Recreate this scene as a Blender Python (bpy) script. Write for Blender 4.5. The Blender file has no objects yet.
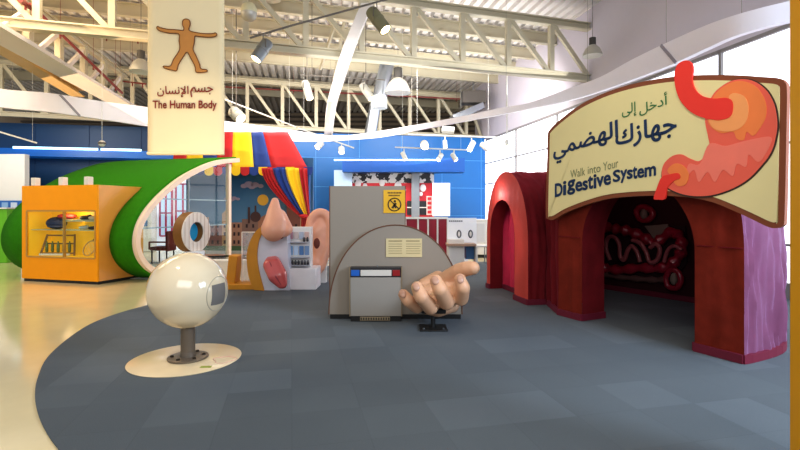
import bpy, math, random
from mathutils import Vector, Matrix, noise
random.seed(7)
S = bpy.context.scene
C = S.collection
F, H, CX, CY = 470.0, 1.5, 400.0, 209.0

# ---------------------------------------------------------------- surveying helpers
def fl(px, py, z=0.0):
    Y = (H - z) * F / (py - CY)
    return Vector(((px - CX) / F * Y, Y, z))
def at(px, py, Y):
    return Vector(((px - CX) / F * Y, Y, H - (py - CY) / F * Y))
def onp(px, py, P, d, off=0.0):
    """point of the vertical plane through P along d seen at px,py -> (s, z)"""
    k = (px - CX) / F
    s = (k * P[1] - P[0]) / (d[0] - k * d[1])
    Y = P[1] + d[1] * s
    return s, H - (py - CY) / F * Y

def srgb(h):
    h = h.lstrip('#')
    out = []
    for i in (0, 2, 4):
        c = int(h[i:i+2], 16) / 255
        out.append(c / 12.92 if c <= .04045 else ((c + .055) / 1.055) ** 2.4)
    return out

# ---------------------------------------------------------------- materials
MATS = {}
def mat(name, col, rough=.5, metal=0, var=.06, scale=6, bump=0, bscale=40, emit=0, ecol=None, sheen=0, sheencol=None,
        coat=0, sss=0, alpha=1, spec=.5):
    if name in MATS: return MATS[name]
    m = bpy.data.materials.new(name); m.use_nodes = True
    nt = m.node_tree; b = nt.nodes['Principled BSDF']
    c = srgb(col) if isinstance(col, str) else col
    tc = nt.nodes.new('ShaderNodeTexCoord')
    n = nt.nodes.new('ShaderNodeTexNoise'); n.inputs['Scale'].default_value = scale; n.inputs['Detail'].default_value = 4
    nt.links.new(tc.outputs['Object'], n.inputs['Vector'])
    mx = nt.nodes.new('ShaderNodeMix'); mx.data_type = 'RGBA'
    mx.inputs[6].default_value = [max(0, x * (1 - var)) for x in c] + [1]
    mx.inputs[7].default_value = [min(1, x * (1 + var)) for x in c] + [1]
    nt.links.new(n.outputs['Fac'], mx.inputs[0])
    nt.links.new(mx.outputs[2], b.inputs['Base Color'])
    b.inputs['Roughness'].default_value = rough
    b.inputs['Metallic'].default_value = metal
    b.inputs['Specular IOR Level'].default_value = spec
    if bump:
        n2 = nt.nodes.new('ShaderNodeTexNoise'); n2.inputs['Scale'].default_value = bscale; n2.inputs['Detail'].default_value = 3
        nt.links.new(tc.outputs['Object'], n2.inputs['Vector'])
        bp = nt.nodes.new('ShaderNodeBump'); bp.inputs['Strength'].default_value = bump; bp.inputs['Distance'].default_value = .02
        nt.links.new(n2.outputs['Fac'], bp.inputs['Height']); nt.links.new(bp.outputs[0], b.inputs['Normal'])
    if emit:
        b.inputs['Emission Color'].default_value = (srgb(ecol) if ecol else list(c)) + [1]
        b.inputs['Emission Strength'].default_value = emit
    if sheen:
        b.inputs['Sheen Weight'].default_value = sheen; b.inputs['Sheen Roughness'].default_value = .35
        if sheencol: b.inputs['Sheen Tint'].default_value = srgb(sheencol) + [1]
    if coat: b.inputs['Coat Weight'].default_value = coat; b.inputs['Coat Roughness'].default_value = .08
    if sss:
        b.inputs['Subsurface Weight'].default_value = sss; b.inputs['Subsurface Radius'].default_value = (.05, .02, .01)
    b.inputs['Alpha'].default_value = alpha
    MATS[name] = m
    return m

def carpet_mat():
    m = bpy.data.materials.new('carpet_tiles'); m.use_nodes = True
    nt = m.node_tree; N = nt.nodes; L = nt.links; b = N['Principled BSDF']
    tc = N.new('ShaderNodeTexCoord')
    mp = N.new('ShaderNodeMapping'); mp.inputs['Rotation'].default_value = (0, 0, math.radians(-13)); mp.inputs['Scale'].default_value = (2, 2, 2)
    L.new(tc.outputs['Object'], mp.inputs['Vector'])
    fl_ = N.new('ShaderNodeVectorMath'); fl_.operation = 'FLOOR'; L.new(mp.outputs[0], fl_.inputs[0])
    wn = N.new('ShaderNodeTexWhiteNoise'); wn.noise_dimensions = '2D'; L.new(fl_.outputs[0], wn.inputs['Vector'])
    # broad worn areas
    n1 = N.new('ShaderNodeTexNoise'); n1.inputs['Scale'].default_value = .55; n1.inputs['Detail'].default_value = 3; L.new(tc.outputs['Object'], n1.inputs['Vector'])
    n2 = N.new('ShaderNodeTexNoise'); n2.inputs['Scale'].default_value = 160; n2.inputs['Detail'].default_value = 2; L.new(tc.outputs['Object'], n2.inputs['Vector'])
    # tile fraction edges
    fr = N.new('ShaderNodeVectorMath'); fr.operation = 'FRACTION'; L.new(mp.outputs[0], fr.inputs[0])
    sp = N.new('ShaderNodeSeparateXYZ'); L.new(fr.outputs[0], sp.inputs[0])
    def mth(op, a, bb=None, v=None):
        x = N.new('ShaderNodeMath'); x.operation = op
        L.new(a, x.inputs[0]) if not isinstance(a, (int, float)) else setattr(x.inputs[0], 'default_value', a)
        if bb is not None:
            L.new(bb, x.inputs[1]) if not isinstance(bb, (int, float)) else setattr(x.inputs[1], 'default_value', bb)
        return x.outputs[0]
    e1 = mth('LESS_THAN', sp.outputs['X'], .012); e2 = mth('LESS_THAN', sp.outputs['Y'], .012)
    e = mth('MAXIMUM', e1, e2)
    # tile brightness: most alike, a few lighter
    r = N.new('ShaderNodeValToRGB'); r.color_ramp.elements[0].position = 0; r.color_ramp.elements[0].color = (.92,)*3 + (1,)
    r.color_ramp.elements[1].position = .72; r.color_ramp.elements[1].color = (1.0,)*3 + (1,)
    x = r.color_ramp.elements.new(.86); x.color = (1.13, 1.13, 1.15, 1)
    L.new(wn.outputs['Value'], r.inputs[0])
    rgb = N.new('ShaderNodeRGB'); rgb.outputs[0].default_value = CARPET + [1]
    m1 = N.new('ShaderNodeMix'); m1.data_type = 'RGBA'; m1.blend_type = 'MULTIPLY'; m1.inputs[0].default_value = 1
    L.new(rgb.outputs[0], m1.inputs[6]); L.new(r.outputs[0], m1.inputs[7])
    v = mth('ADD', mth('MULTIPLY', n2.outputs['Fac'], .5), mth('MULTIPLY', n1.outputs['Fac'], .6))
    v = mth('ADD', v, .45)
    v = mth('MULTIPLY', v, mth('SUBTRACT', 1.0, mth('MULTIPLY', e, .12)))
    m2 = N.new('ShaderNodeVectorMath'); m2.operation = 'SCALE'; L.new(m1.outputs[2], m2.inputs[0]); L.new(v, m2.inputs['Scale'])
    L.new(m2.outputs[0], b.inputs['Base Color'])
    b.inputs['Roughness'].default_value = .95; b.inputs['Specular IOR Level'].default_value = .15
    b.inputs['Sheen Weight'].default_value = .12; b.inputs['Sheen Tint'].default_value = (.6, .75, 1, 1)
    bp = N.new('ShaderNodeBump'); bp.inputs['Strength'].default_value = .4; bp.inputs['Distance'].default_value = .004
    L.new(n2.outputs['Fac'], bp.inputs['Height']); L.new(bp.outputs[0], b.inputs['Normal'])
    return m
CARPET = [.104, .116, .116]

def glass_mat(name='clear_glass', tint=(.95, 1, 1), mixf=.14, emis=0):
    m = bpy.data.materials.new(name); m.use_nodes = True
    nt = m.node_tree; N = nt.nodes; L = nt.links; N.remove(N['Principled BSDF'])
    out = N['Material Output']
    t = N.new('ShaderNodeBsdfTransparent'); t.inputs[0].default_value = (*tint, 1)
    g = N.new('ShaderNodeBsdfGlossy'); g.inputs['Roughness'].default_value = .03; g.inputs[0].default_value = (1, 1, 1, 1)
    fz = N.new('ShaderNodeFresnel'); fz.inputs[0].default_value = 1.5
    ad = N.new('ShaderNodeMath'); ad.operation = 'MULTIPLY'; ad.inputs[1].default_value = mixf / .05
    ns = N.new('ShaderNodeTexNoise'); ns.inputs['Scale'].default_value = .7
    L.new(fz.outputs[0], ad.inputs[0])
    mx = N.new('ShaderNodeMixShader'); cl = N.new('ShaderNodeClamp'); cl.inputs['Max'].default_value = .5
    ge = N.new('ShaderNodeNewGeometry'); iv = N.new('ShaderNodeMath'); iv.operation = 'SUBTRACT'; iv.inputs[0].default_value = 1
    L.new(ge.outputs['Backfacing'], iv.inputs[1]); m3_ = N.new('ShaderNodeMath'); m3_.operation = 'MULTIPLY'; L.new(ad.outputs[0], m3_.inputs[0]); L.new(iv.outputs[0], m3_.inputs[1])
    L.new(m3_.outputs[0], cl.inputs[0]); L.new(cl.outputs[0], mx.inputs[0]); L.new(t.outputs[0], mx.inputs[1]); L.new(g.outputs[0], mx.inputs[2])
    L.new(mx.outputs[0], out.inputs[0])
    return m

# ---------------------------------------------------------------- mesh builder
class MB:
    def __init__(s): s.v = []; s.f = []
    def add(s, vs, fs):
        o = len(s.v); s.v += [Vector(v) for v in vs]; s.f += [[i + o for i in f] for f in fs]; return s
    def box(s, c, size, rz=0, M=None):
        x, y, z = [k / 2 for k in size]
        vs = [Vector((a * x, b * y, d * z)) for a in (-1, 1) for b in (-1, 1) for d in (-1, 1)]
        R = M if M is not None else Matrix.Rotation(rz, 3, 'Z')
        vs = [R @ v + Vector(c) for v in vs]
        return s.add(vs, [(0, 1, 3, 2), (4, 6, 7, 5), (0, 4, 5, 1), (2, 3, 7, 6), (0, 2, 6, 4), (1, 5, 7, 3)])
    def beam(s, p0, p1, w, h):
        p0, p1 = Vector(p0), Vector(p1); d = (p1 - p0); L = d.length; d.normalize()
        up = Vector((0, 0, 1)) if abs(d.z) < .95 else Vector((1, .3, 0))
        sx = d.cross(up).normalized(); uz = sx.cross(d).normalized()
        M = Matrix((d, sx, uz)).transposed()
        return s.box((p0 + p1) / 2, (L, w, h), M=M)
    def ibeam(s, p0, p1, w, h, t=.03):
        up = Vector((0, 0, 1)) * (h / 2 - t / 2)
        s.beam(Vector(p0) + up, Vector(p1) + up, w, t); s.beam(Vector(p0) - up, Vector(p1) - up, w, t)
        return s.beam(p0, p1, t, h - 2 * t)
    def tube(s, pts, r, n=12, cap=True, flat=1.0):
        pts = [Vector(p) for p in pts]; rs = r if isinstance(r, (list, tuple)) else [r] * len(pts)
        o = len(s.v); prev = None
        for i, p in enumerate(pts):
            t = (pts[min(i + 1, len(pts) - 1)] - pts[max(i - 1, 0)]).normalized()
            if prev is None:
                a = Vector((0, 0, 1)) if abs(t.z) < .9 else Vector((1, 0, 0))
                u = t.cross(a).normalized()
            else:
                u = (prev - t * prev.dot(t)).normalized()
            prev = u; w = t.cross(u)
            for k in range(n):
                a = 2 * math.pi * k / n
                s.v.append(p + (u * math.cos(a) + w * math.sin(a) * flat) * rs[i])
        for i in range(len(pts) - 1):
            for k in range(n):
                a, b = o + i * n + k, o + i * n + (k + 1) % n
                s.f.append([a, b, b + n, a + n])
        if cap:
            s.f.append([o + k for k in range(n)][::-1]); s.f.append([o + (len(pts) - 1) * n + k for k in range(n)])
        return s
    def lathe(s, prof, c=(0, 0, 0), n=24, M=None):
        """prof: list of (r,z)"""
        R = M or Matrix.Identity(3); c = Vector(c); o = len(s.v)
        for r, z in prof:
            for k in range(n):
                a = 2 * math.pi * k / n
                s.v.append(R @ Vector((r * math.cos(a), r * math.sin(a), z)) + c)
        for i in range(len(prof) - 1):
            for k in range(n):
                a, b = o + i * n + k, o + i * n + (k + 1) % n
                s.f.append([a, b, b + n, a + n])
        if prof[0][0] > 1e-4: s.f.append([o + k for k in range(n)][::-1])
        if prof[-1][0] > 1e-4: s.f.append([o + (len(prof) - 1) * n + k for k in range(n)])
        return s
    def ell(s, c, rad, M=None, n=16):
        prof = [(math.sin(math.pi * i / n), -math.cos(math.pi * i / n)) for i in range(n + 1)]
        prof = [(max(r, 1e-5), z) for r, z in prof]
        R = M or Matrix.Identity(3); c = Vector(c); o = len(s.v); m = n * 2
        for r, z in prof:
            for k in range(m):
                a = 2 * math.pi * k / m
                s.v.append(R @ Vector((r * math.cos(a) * rad[0], r * math.sin(a) * rad[1], z * rad[2])) + c)
        for i in range(n):
            for k in range(m):
                a, b = o + i * m + k, o + i * m + (k + 1) % m
                s.f.append([a, b, b + m, a + m])
        return s
    def prism(s, poly, T, d0, d1):
        """poly in local (a,b); T(a,b,depth)->Vector"""
        n = len(poly)
        vs = [T(a, b, d0) for a, b in poly] + [T(a, b, d1) for a, b in poly]
        fs = [list(range(n))[::-1], [n + i for i in range(n)]] + [[i, (i + 1) % n, n + (i + 1) % n, n + i] for i in range(n)]
        return s.add(vs, fs)
    def grid(s, fn, nu, nv):
        o = len(s.v)
        for i in range(nu + 1):
            for j in range(nv + 1): s.v.append(Vector(fn(i / nu, j / nv)))
        for i in range(nu):
            for j in range(nv):
                a = o + i * (nv + 1) + j
                s.f.append([a, a + 1, a + nv + 2, a + nv + 1])
        return s

def empty(name, loc=(0, 0, 0)):
    o = bpy.data.objects.new(name, None); C.objects.link(o); o.location = loc; o.empty_display_size = .2
    return o
def thing(name, label, cat, loc=(0, 0, 0), group=None):
    o = empty(name, loc); return tag(o, label, cat, group)
def tag(o, label, cat, group=None, kind=None):
    o['label'] = label; o['category'] = cat
    if group: o['group'] = group
    if kind: o['kind'] = kind
    return o
def world_origin(o):
    v = Vector(o.location)
    if o.parent: v = v + world_origin(o.parent)
    return v
def obj(name, mb, m, parent=None, smooth=True, bevel=0, origin=None, solid=0, angle=35, recalc=True):
    me = bpy.data.meshes.new(name)
    if origin is not None: org = Vector(origin)
    elif parent is not None: org = world_origin(parent)
    elif mb.v:
        xs = [v.x for v in mb.v]; ys = [v.y for v in mb.v]; zs = [v.z for v in mb.v]
        org = Vector(((min(xs) + max(xs)) / 2, (min(ys) + max(ys)) / 2, min(zs)))
    me.from_pydata([v - org for v in mb.v], [], mb.f); me.update()
    if recalc:
        import bmesh
        bm = bmesh.new(); bm.from_mesh(me); bmesh.ops.recalc_face_normals(bm, faces=bm.faces); bm.to_mesh(me); bm.free()
    if smooth:
        me.shade_smooth(); me.set_sharp_from_angle(angle=math.radians(angle))
    o = bpy.data.objects.new(name, me); C.objects.link(o)
    me.materials.append(m)
    if parent is not None:
        o.parent = parent; o.location = org - world_origin(parent)
    else: o.location = org
    if bevel:
        b = o.modifiers.new('b', 'BEVEL'); b.width = bevel; b.segments = 2; b.limit_method = 'ANGLE'; b.angle_limit = math.radians(40)
    if solid:
        b = o.modifiers.new('s', 'SOLIDIFY'); b.thickness = solid; b.offset = 0
    return o
def struct(name, mb, m, **k):
    o = obj(name, mb, m, **k)
    if o.parent is None: o['kind'] = 'structure'
    return o
def copy_tree(o, parent=None):
    c = o.copy(); C.objects.link(c); c.parent = parent
    for ch in list(o.children): copy_tree(ch, c)
    return c
def blob(name, shapes, m, parent=None, voxel=.012, sm=8, extra=None):
    """shapes: capsule chains [(p,r),...]; fused into one smooth skin"""
    mb = MB()
    for ch in shapes:
        if len(ch) == 2 and isinstance(ch[1], tuple) and len(ch[1]) == 3 and not isinstance(ch[1][0], Vector):
            mb.ell(ch[0], ch[1], n=14); continue
        for (p, r), (q, s_) in zip(ch[:-1], ch[1:]):
            K = 6
            for i in range(K + 1):
                t = i / K; mb.ell(Vector(p).lerp(Vector(q), t), (r + (s_ - r) * t,) * 3, n=10)
    if extra: extra(mb)
    o = obj(name, mb, m, parent, smooth=True, recalc=False)
    rm = o.modifiers.new('r', 'REMESH'); rm.mode = 'VOXEL'; rm.voxel_size = voxel; rm.use_smooth_shade = True
    s2 = o.modifiers.new('s', 'SMOOTH'); s2.factor = .5; s2.iterations = sm
    dg = bpy.context.evaluated_depsgraph_get(); dg.update()
    me = bpy.data.meshes.new_from_object(o.evaluated_get(dg)); o.modifiers.clear(); o.data = me
    if not me.materials: me.materials.append(m)
    me.shade_smooth()
    return o

def text_obj(name, s, T, box, m, parent, d0=0, d1=.01, bold=0.0, depth_side=1, base_fit=True):
    """lettering mesh fitted: box=(a0,b0,a1,b1) local coords of bbox lower-left and upper-right, sheared by tuple len 6"""
    cu = bpy.data.curves.new(name, 'FONT'); cu.body = s; cu.size = 1; cu.resolution_u = 3; cu.fill_mode = 'NONE'
    to = bpy.data.objects.new(name, cu); C.objects.link(to)
    bpy.context.view_layer.update()
    dg = bpy.context.evaluated_depsgraph_get()
    me = bpy.data.meshes.new_from_object(to.evaluated_get(dg))
    C.objects.unlink(to); bpy.data.objects.remove(to)
    nb_ = {}
    for e in me.edges:
        a, b = e.vertices; nb_.setdefault(a, []).append(b); nb_.setdefault(b, []).append(a)
    seen = set(); loops = []
    for v0 in range(len(me.vertices)):
        if v0 in seen or v0 not in nb_: continue
        lp = [v0]; seen.add(v0); cur_ = v0
        nxt = v0 + 1 if (v0 + 1) in nb_[v0] else nb_[v0][0]
        while nxt not in seen:
            lp.append(nxt); seen.add(nxt); cur_ = nxt
            c_ = [k for k in nb_[cur_] if k not in seen]
            if not c_: break
            nxt = c_[0]
        if len(lp) > 2: loops.append([(me.vertices[k].co.x, me.vertices[k].co.y) for k in lp])
    bpy.data.meshes.remove(me)
    def sarea(l): return sum(l[k][0] * l[(k + 1) % len(l)][1] - l[(k + 1) % len(l)][0] * l[k][1] for k in range(len(l))) / 2
    def inside(p, l):
        r = False
        for k in range(len(l)):
            a, b = l[k], l[k - 1]
            if (a[1] > p[1]) != (b[1] > p[1]) and p[0] < (b[0] - a[0]) * (p[1] - a[1]) / (b[1] - a[1]) + a[0]: r = not r
        return r
    A = [(sarea(l), l) for l in loops]
    big = max(A, key=lambda t_: abs(t_[0]))[0]; sgn = 1 if big > 0 else -1
    outs = [[l, []] for ar, l in A if ar * sgn > 0]; holes = [l for ar, l in A if ar * sgn < 0]
    for h_ in holes:
        c_ = [o_ for o_ in outs if inside(h_[0], o_[0])]
        if c_: min(c_, key=lambda o_: abs(sarea(o_[0])))[1].append(h_)
    P_ = [p for l in loops for p in l]
    x0, x1 = min(p[0] for p in P_), max(p[0] for p in P_); y0, y1 = min(p[1] for p in P_), max(p[1] for p in P_)
    a0, b0, a1, b1 = box[:4]; skew = box[4] if len(box) > 4 else 0
    def mp(p):
        u = (p[0] - x0) / (x1 - x0); w = (p[1] - y0) / (y1 - y0)
        return T(a0 + (a1 - a0) * u, b0 + (b1 - b0) * w + skew * u, d1)
    from mathutils.geometry import tessellate_polygon
    mb = MB()
    for l, hs in outs:
        allv = [Vector((*p, 0)) for q_ in [l] + hs for p in q_]
        tris = tessellate_polygon([[Vector((*p, 0)) for p in q_] for q_ in [l] + hs])
        mb.add([mp(p) for p in allv], [list(t_) for t_ in tris])
    if bold > 0:
        for l in loops:
            for k in range(len(l)):
                a, b = Vector(l[k - 1]), Vector(l[k]); d = b - a
                if d.length < 1e-6: continue
                n_ = Vector((-d.y, d.x)).normalized() * bold
                mb.add([mp(q_) for q_ in (a - n_, b - n_, b + n_, a + n_)], [(0, 1, 2, 3)])
                mb.add([mp((b.x + bold * math.cos(t_ * math.pi / 3), b.y + bold * math.sin(t_ * math.pi / 3))) for t_ in range(6)], [tuple(range(6))])
    return obj(name, mb, m, parent, smooth=False, recalc=False)

def catmull(pts, n=8, closed=False):
    P = [tuple(p) for p in pts]; out = []
    N = len(P); rng = range(N) if closed else range(N - 1)
    for i in rng:
        g = (lambda k: P[k % N]) if closed else (lambda k: P[max(0, min(N - 1, k))])
        p0, p1, p2, p3 = g(i - 1), g(i), g(i + 1), g(i + 2)
        for j in range(n):
            t = j / n
            out.append(tuple(.5 * ((2 * b) + (-a + c) * t + (2 * a - 5 * b + 4 * c - d) * t * t + (-a + 3 * b - 3 * c + d) * t ** 3)
                             for a, b, c, d in zip(p0, p1, p2, p3)))
    if not closed: out.append(P[-1])
    return out

# ================================================================ SETTING
cream = mat('cream_terrazzo', '#eadbb0', .16, var=.08, scale=3, coat=.4)
# floor
mb = MB().box((-2, 13, -.05), (44, 40, .1)); fo = struct('floor', mb, cream, smooth=False)
# curved carpet
edge_px = [(345, 262), (300, 274), (255, 285), (215, 291), (180, 297), (150, 305), (118, 314), (90, 325), (66, 341), (47, 359), (38, 378), (35, 395), (38, 414), (47, 434), (60, 452)]
pts = [fl(x, y) for x, y in edge_px]
poly = [(p.x, p.y) for p in pts]
poly = catmull(poly, 6)
poly += [(-2.05, 2.4), (-1.7, 1.8), (-1.2, 1.0), (-.9, 0), (-1, -2.5), (9, -2.5), (9, 2), (7.2, 4), (5.6, 11.8), (5.3, 13.3), (2.2, 13.3), (.5, 13.8)]
mb = MB().prism(poly, lambda a, b, d: Vector((a, b, d)), 0, .012)
o = obj('carpet', mb, carpet_mat(), smooth=False, origin=(0, 0, 0)); tag(o, 'blue grey carpet of square tiles with a curved edge on the cream floor', 'carpet')

GR = .204
def BW(X, off=0): return Vector((X, 19.9 + GR * X + off, 0))
ang = math.atan(GR); bd = Vector((math.cos(ang), math.sin(ang), 0)); bn = Vector((math.sin(ang), -math.cos(ang), 0))  # bn towards camera
blue = mat('blue_wall', '#0a68ae', .35, var=.05, scale=1.5)
navy = mat('navy_wall', '#083f6c', .4, var=.05, scale=1.5)
def wallbox(mb, X0, X1, z0, z1, off=0, th=.12):
    p, q = BW(X0), BW(X1); c = (p + q) / 2 - bn * (th / 2) + bn * off
    mb.box((c.x, c.y, (z0 + z1) / 2), ((q - p).length, th, z1 - z0), rz=ang); return mb
mb = MB(); wallbox(mb, -6.2, 3.75, 0, 4.62); struct('wall_back', mb, blue, smooth=False)
mb = MB(); wallbox(mb, -20, -6.2, 0, 4.62)
wl = struct('wall_back.001', mb, navy, smooth=False)
# panel joints as thin trims
mb = MB()
for k in range(8): wallbox(mb, -18.6 + k * 1.75, -18.58 + k * 1.75, .1, 4.6, off=.012, th=.012)
obj('panel_joint', mb, mat('joint_dark', '#06345f', .6), wl, smooth=False)
mb = MB()
for k in range(6):
    wallbox(mb, -5.2 + k * 1.75, -5.18 + k * 1.75, .1, 4.6, off=.012, th=.012)
for z in (1.2, 2.4, 3.6): wallbox(mb, -6.1, 3.7, z, z + .02, off=.012, th=.012)
obj('panel_joint', mb, mat('joint_light', '#4e9bd8', .5), bpy.data.objects['wall_back'], smooth=False)

# cobalt shelf with light strips on the left
mb = MB(); wallbox(mb, -17, -8.2, 3.35, 3.62, off=.8, th=.8)
ls = struct('trim_shelf', mb, mat('cobalt', '#0b62b8', .3, emit=.2), smooth=False)
stripm = mat('strip_light', '#d8f2ff', .5, emit=2.2, ecol='#a8e0ff')
for a, b in ((-16.6, -14.9), (-13.6, -11.0), (-10.9, -9.6)):
    mb = MB(); wallbox(mb, a, b, 3.6, 3.68, off=.84, th=.05); obj('light_strip', mb, stripm, ls, smooth=False)

# right wall: bulkhead + translucent windows
def RW(Y): return Vector((8 - GR * Y, Y, 0))
rd = Vector((-GR, 1, 0)).normalized(); rn = Vector((rd.y, -rd.x, 0))  # outward (+x)
rang = math.atan2(rd.y, rd.x)
lil = mat('lilac_white_wall', '#cfc9d2', .6, var=.02)
def rbox(mb, Y0, Y1, z0, z1, off=0, th=.15):
    p, q = RW(Y0), RW(Y1); c = (p + q) / 2 + rn * (off + th / 2)
    mb.box((c.x, c.y, (z0 + z1) / 2), ((q - p).length, th, z1 - z0), rz=rang); return mb
mb = rbox(MB(), 3, 22, 4.57, 7.5); struct('wall_right', mb, lil, smooth=False)
winm = mat('translucent_blind', '#f4f8ff', .9, var=.02, scale=1.2, emit=1.6, ecol='#f0f5ff')
framem = mat('window_aluminium', '#8f8b8a', .5, var=.03)
verts_Y = [3.0, 6.1, 9.05, 12.0, 14.9, 17.8, 20.9]
for i in range(6):
    w = struct('window_%d' % (i + 1), rbox(MB(), verts_Y[i], verts_Y[i + 1], .25, 4.57, off=.06, th=.03), winm, smooth=False)
    m2 = MB()
    rbox(m2, verts_Y[i] - .03, verts_Y[i] + .03, .0, 4.57, off=-.0, th=.06)
    for z in (.9, 2.6, 3.5): rbox(m2, verts_Y[i], verts_Y[i + 1], z - .02, z + .02, off=.0, th=.06)
    rbox(m2, verts_Y[i], verts_Y[i + 1], 0, .27, off=.0, th=.1)
    rbox(m2, verts_Y[i], verts_Y[i + 1], 4.50, 4.57, off=.0, th=.06)
    obj('window_frame', m2, framem, w, smooth=False)

# left white wall and far wall
whitem = mat('white_paint', '#e8e6e2', .6, var=.03)
p, q = at(-60, 250, 15.5), at(27, 250, 15.5)
mb = MB().box(((p.x + q.x) / 2, 15.5, 1.65), (q.x - p.x, .2, 3.3)); struct('wall_left', mb, whitem, smooth=False)
mb = MB().box((-2, 27.5, 3.6), (44, .2, 7.2)); fw = struct('wall_far', mb, mat('far_wall', '#8a7a66', .8), smooth=False)
mb = MB()
for k in range(9): mb.box((-2, 27.3, 4.9 + k * .28), (40, .12, .1))
obj('louvre', mb, mat('louvre_dark', '#4c443c', .7), fw, smooth=False)

# ceiling: ribbed roof deck
deckm = mat('roof_deck', '#e4dfd9', .6, var=.04, scale=.6)
mb = MB()
pitch = .30; n = 110
def deckp(u, Y, z): return Vector((u - GR * (Y - 12), Y, z))
for k in range(n):
    u0 = -20 + k * pitch
    prof = [(u0, 7.10), (u0 + .17, 7.10), (u0 + .19, 7.23), (u0 + .28, 7.23), (u0 + .30, 7.10)]
    for (a, z0), (b, z1) in zip(prof[:-1], prof[1:]):
        mb.add([deckp(a, 6, z0), deckp(b, 6, z1), deckp(b, 28, z1), deckp(a, 28, z0)], [(0, 1, 2, 3)])
struct('ceiling', mb, deckm, smooth=False, recalc=False)

# ================================================================ STEELWORK
steel = mat('beige_steel', '#bdb59d', .5, var=.05, scale=2)
steelw = mat('white_steel', '#ddd6d0', .5, var=.04, scale=2)
td = Vector((.957, .290, 0))
def truss(name, label, P, L, zb, zt, sp, first, w=.16, h=.16, n0=0):
    t = thing(name, label, 'truss', (P[0], P[1], 0), 'roof trusses')
    P = Vector((P[0], P[1], 0)); Z = Vector((0, 0, 1))
    obj('bottom_chord', MB().ibeam(P + Z * zb, P - td * L + Z * zb, w, h), steel, t, smooth=False)
    obj('top_chord', MB().ibeam(P + Z * zt, P - td * L + Z * zt, w, h), steel, t, smooth=False)
    k = 0; s = first; prev = 0
    while s < L:
        q = P - td * s
        obj('web_post', MB().beam(q + Z * (zb + h / 2), q + Z * (zt - h / 2), .13, .13), steel, t, smooth=False)
        r = P - td * (prev if k else max(0, s - sp))
        obj('web_diagonal', MB().beam(q - td * .08 + td * .16 + Z * (zt - h / 2), r - td * .1 + Z * (zb + h / 2), .09, .11), steel, t, smooth=False)
        prev = s; s += sp; k += 1
    return t
truss('roof_truss', 'beige lattice roof truss crossing the whole ceiling nearest the viewer', (5.34, 13.2), 17.5, 5.16, 6.6, 1.32, 1.27, w=.2, h=.2)
truss('roof_truss', 'beige lattice roof truss far back, just above the blue wall', (3.7, 21.1), 21, 4.72, 6.45, 1.32, .8)
# purlins
for i, Yr in enumerate((10.6, 14.9, 16.3, 17.8, 19.4, 22.6, 24.4)):
    Xr = 8 - GR * Yr; P = Vector((Xr, Yr, 6.86)); L = 19 if Yr < 20 else 24
    lab = ['the nearest one, in front of the long truss', 'first one behind the long truss', 'second one behind the long truss',
           'third one behind the long truss', 'fourth one behind the long truss', 'behind the far truss', 'farthest of all, by the louvred wall'][i]
    o = obj('roof_beam', MB().ibeam(P, P - td * L, .16, .36), steel, smooth=False)
    tag(o, 'beige roof beam under the ribbed deck, ' + lab, 'beam', 'roof beams')
# depth girder on the left
gt = thing('lattice_girder', 'white lattice girder running away from the viewer at upper left', 'girder', (-7.7, 9.0, 0))
def GP(s, z): return Vector((-7.68 - GR * (s - 9.03), s, z))
obj('bottom_flange', MB().beam(GP(5, 4.86), GP(15.5, 4.86), .62, .09), steelw, gt, smooth=False)
obj('top_chord', MB().ibeam(GP(5, 5.85), GP(15.5, 5.85), .14, .16), steel, gt, smooth=False)
for k in range(8):
    s = 6.2 + k * 1.25
    obj('web_post', MB().beam(GP(s, 4.9), GP(s, 5.8), .22, .12), steel, gt, smooth=False)
    obj('web_diagonal', MB().beam(GP(s + .1, 5.8), GP(s - 1.0, 4.9), .08, .1), steelw, gt, smooth=False)
o = obj('roof_beam', MB().ibeam(at(-20, 32, 9.2), at(78, 93, 14.0), .35, .22), mat('warm_beam', '#c9a868', .5), smooth=False)
tag(o, 'tan beam sloping down below the white lattice girder at left edge', 'beam')
# curved white brace
cps = catmull([at(367, 4, 10.4), at(356, 30, 10.7), at(346, 56, 11.0), at(338, 82, 12.4), at(331, 108, 14.6), at(328, 139, 17.4)], 6)
mb = MB()
for i in range(len(cps) - 1):
    a, b = Vector(cps[i]), Vector(cps[i + 1]); w0 = .24 + .05 * i / len(cps); w1 = .24 + .05 * (i + 1) / len(cps)
    for p, w in ((a, w0), (b, w1)):
        pass
    vs = []
    for p, w in ((a, w0), (b, w1)):
        for dx, dy in ((-w / 2, -.06), (w / 2, -.06), (w / 2, .1), (-w / 2, .1)): vs.append(p + Vector((dx, dy, 0)))
    mb.add(vs, [(0, 1, 5, 4), (1, 2, 6, 5), (2, 3, 7, 6), (3, 0, 4, 7)] + ([(0, 3, 2, 1)] if i == 0 else []) + ([(4, 5, 6, 7)] if i == len(cps) - 2 else []))
o = obj('curved_brace', mb, steelw); tag(o, 'white curved steel brace swooping down from the long truss', 'brace')
# sloping lattice beside the brace
bt = thing('sloping_brace', 'beige sloping lattice strut beside the white curved brace', 'brace', at(325, 100, 14))
obj('rail', MB().beam(at(348, 0, 13.6), at(326, 128, 14.2), .09, .09), steel, bt, smooth=False)
obj('rail', MB().beam(at(343, 0, 13.6), at(320, 70, 14.0), .07, .07), steel, bt, smooth=False)
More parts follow.
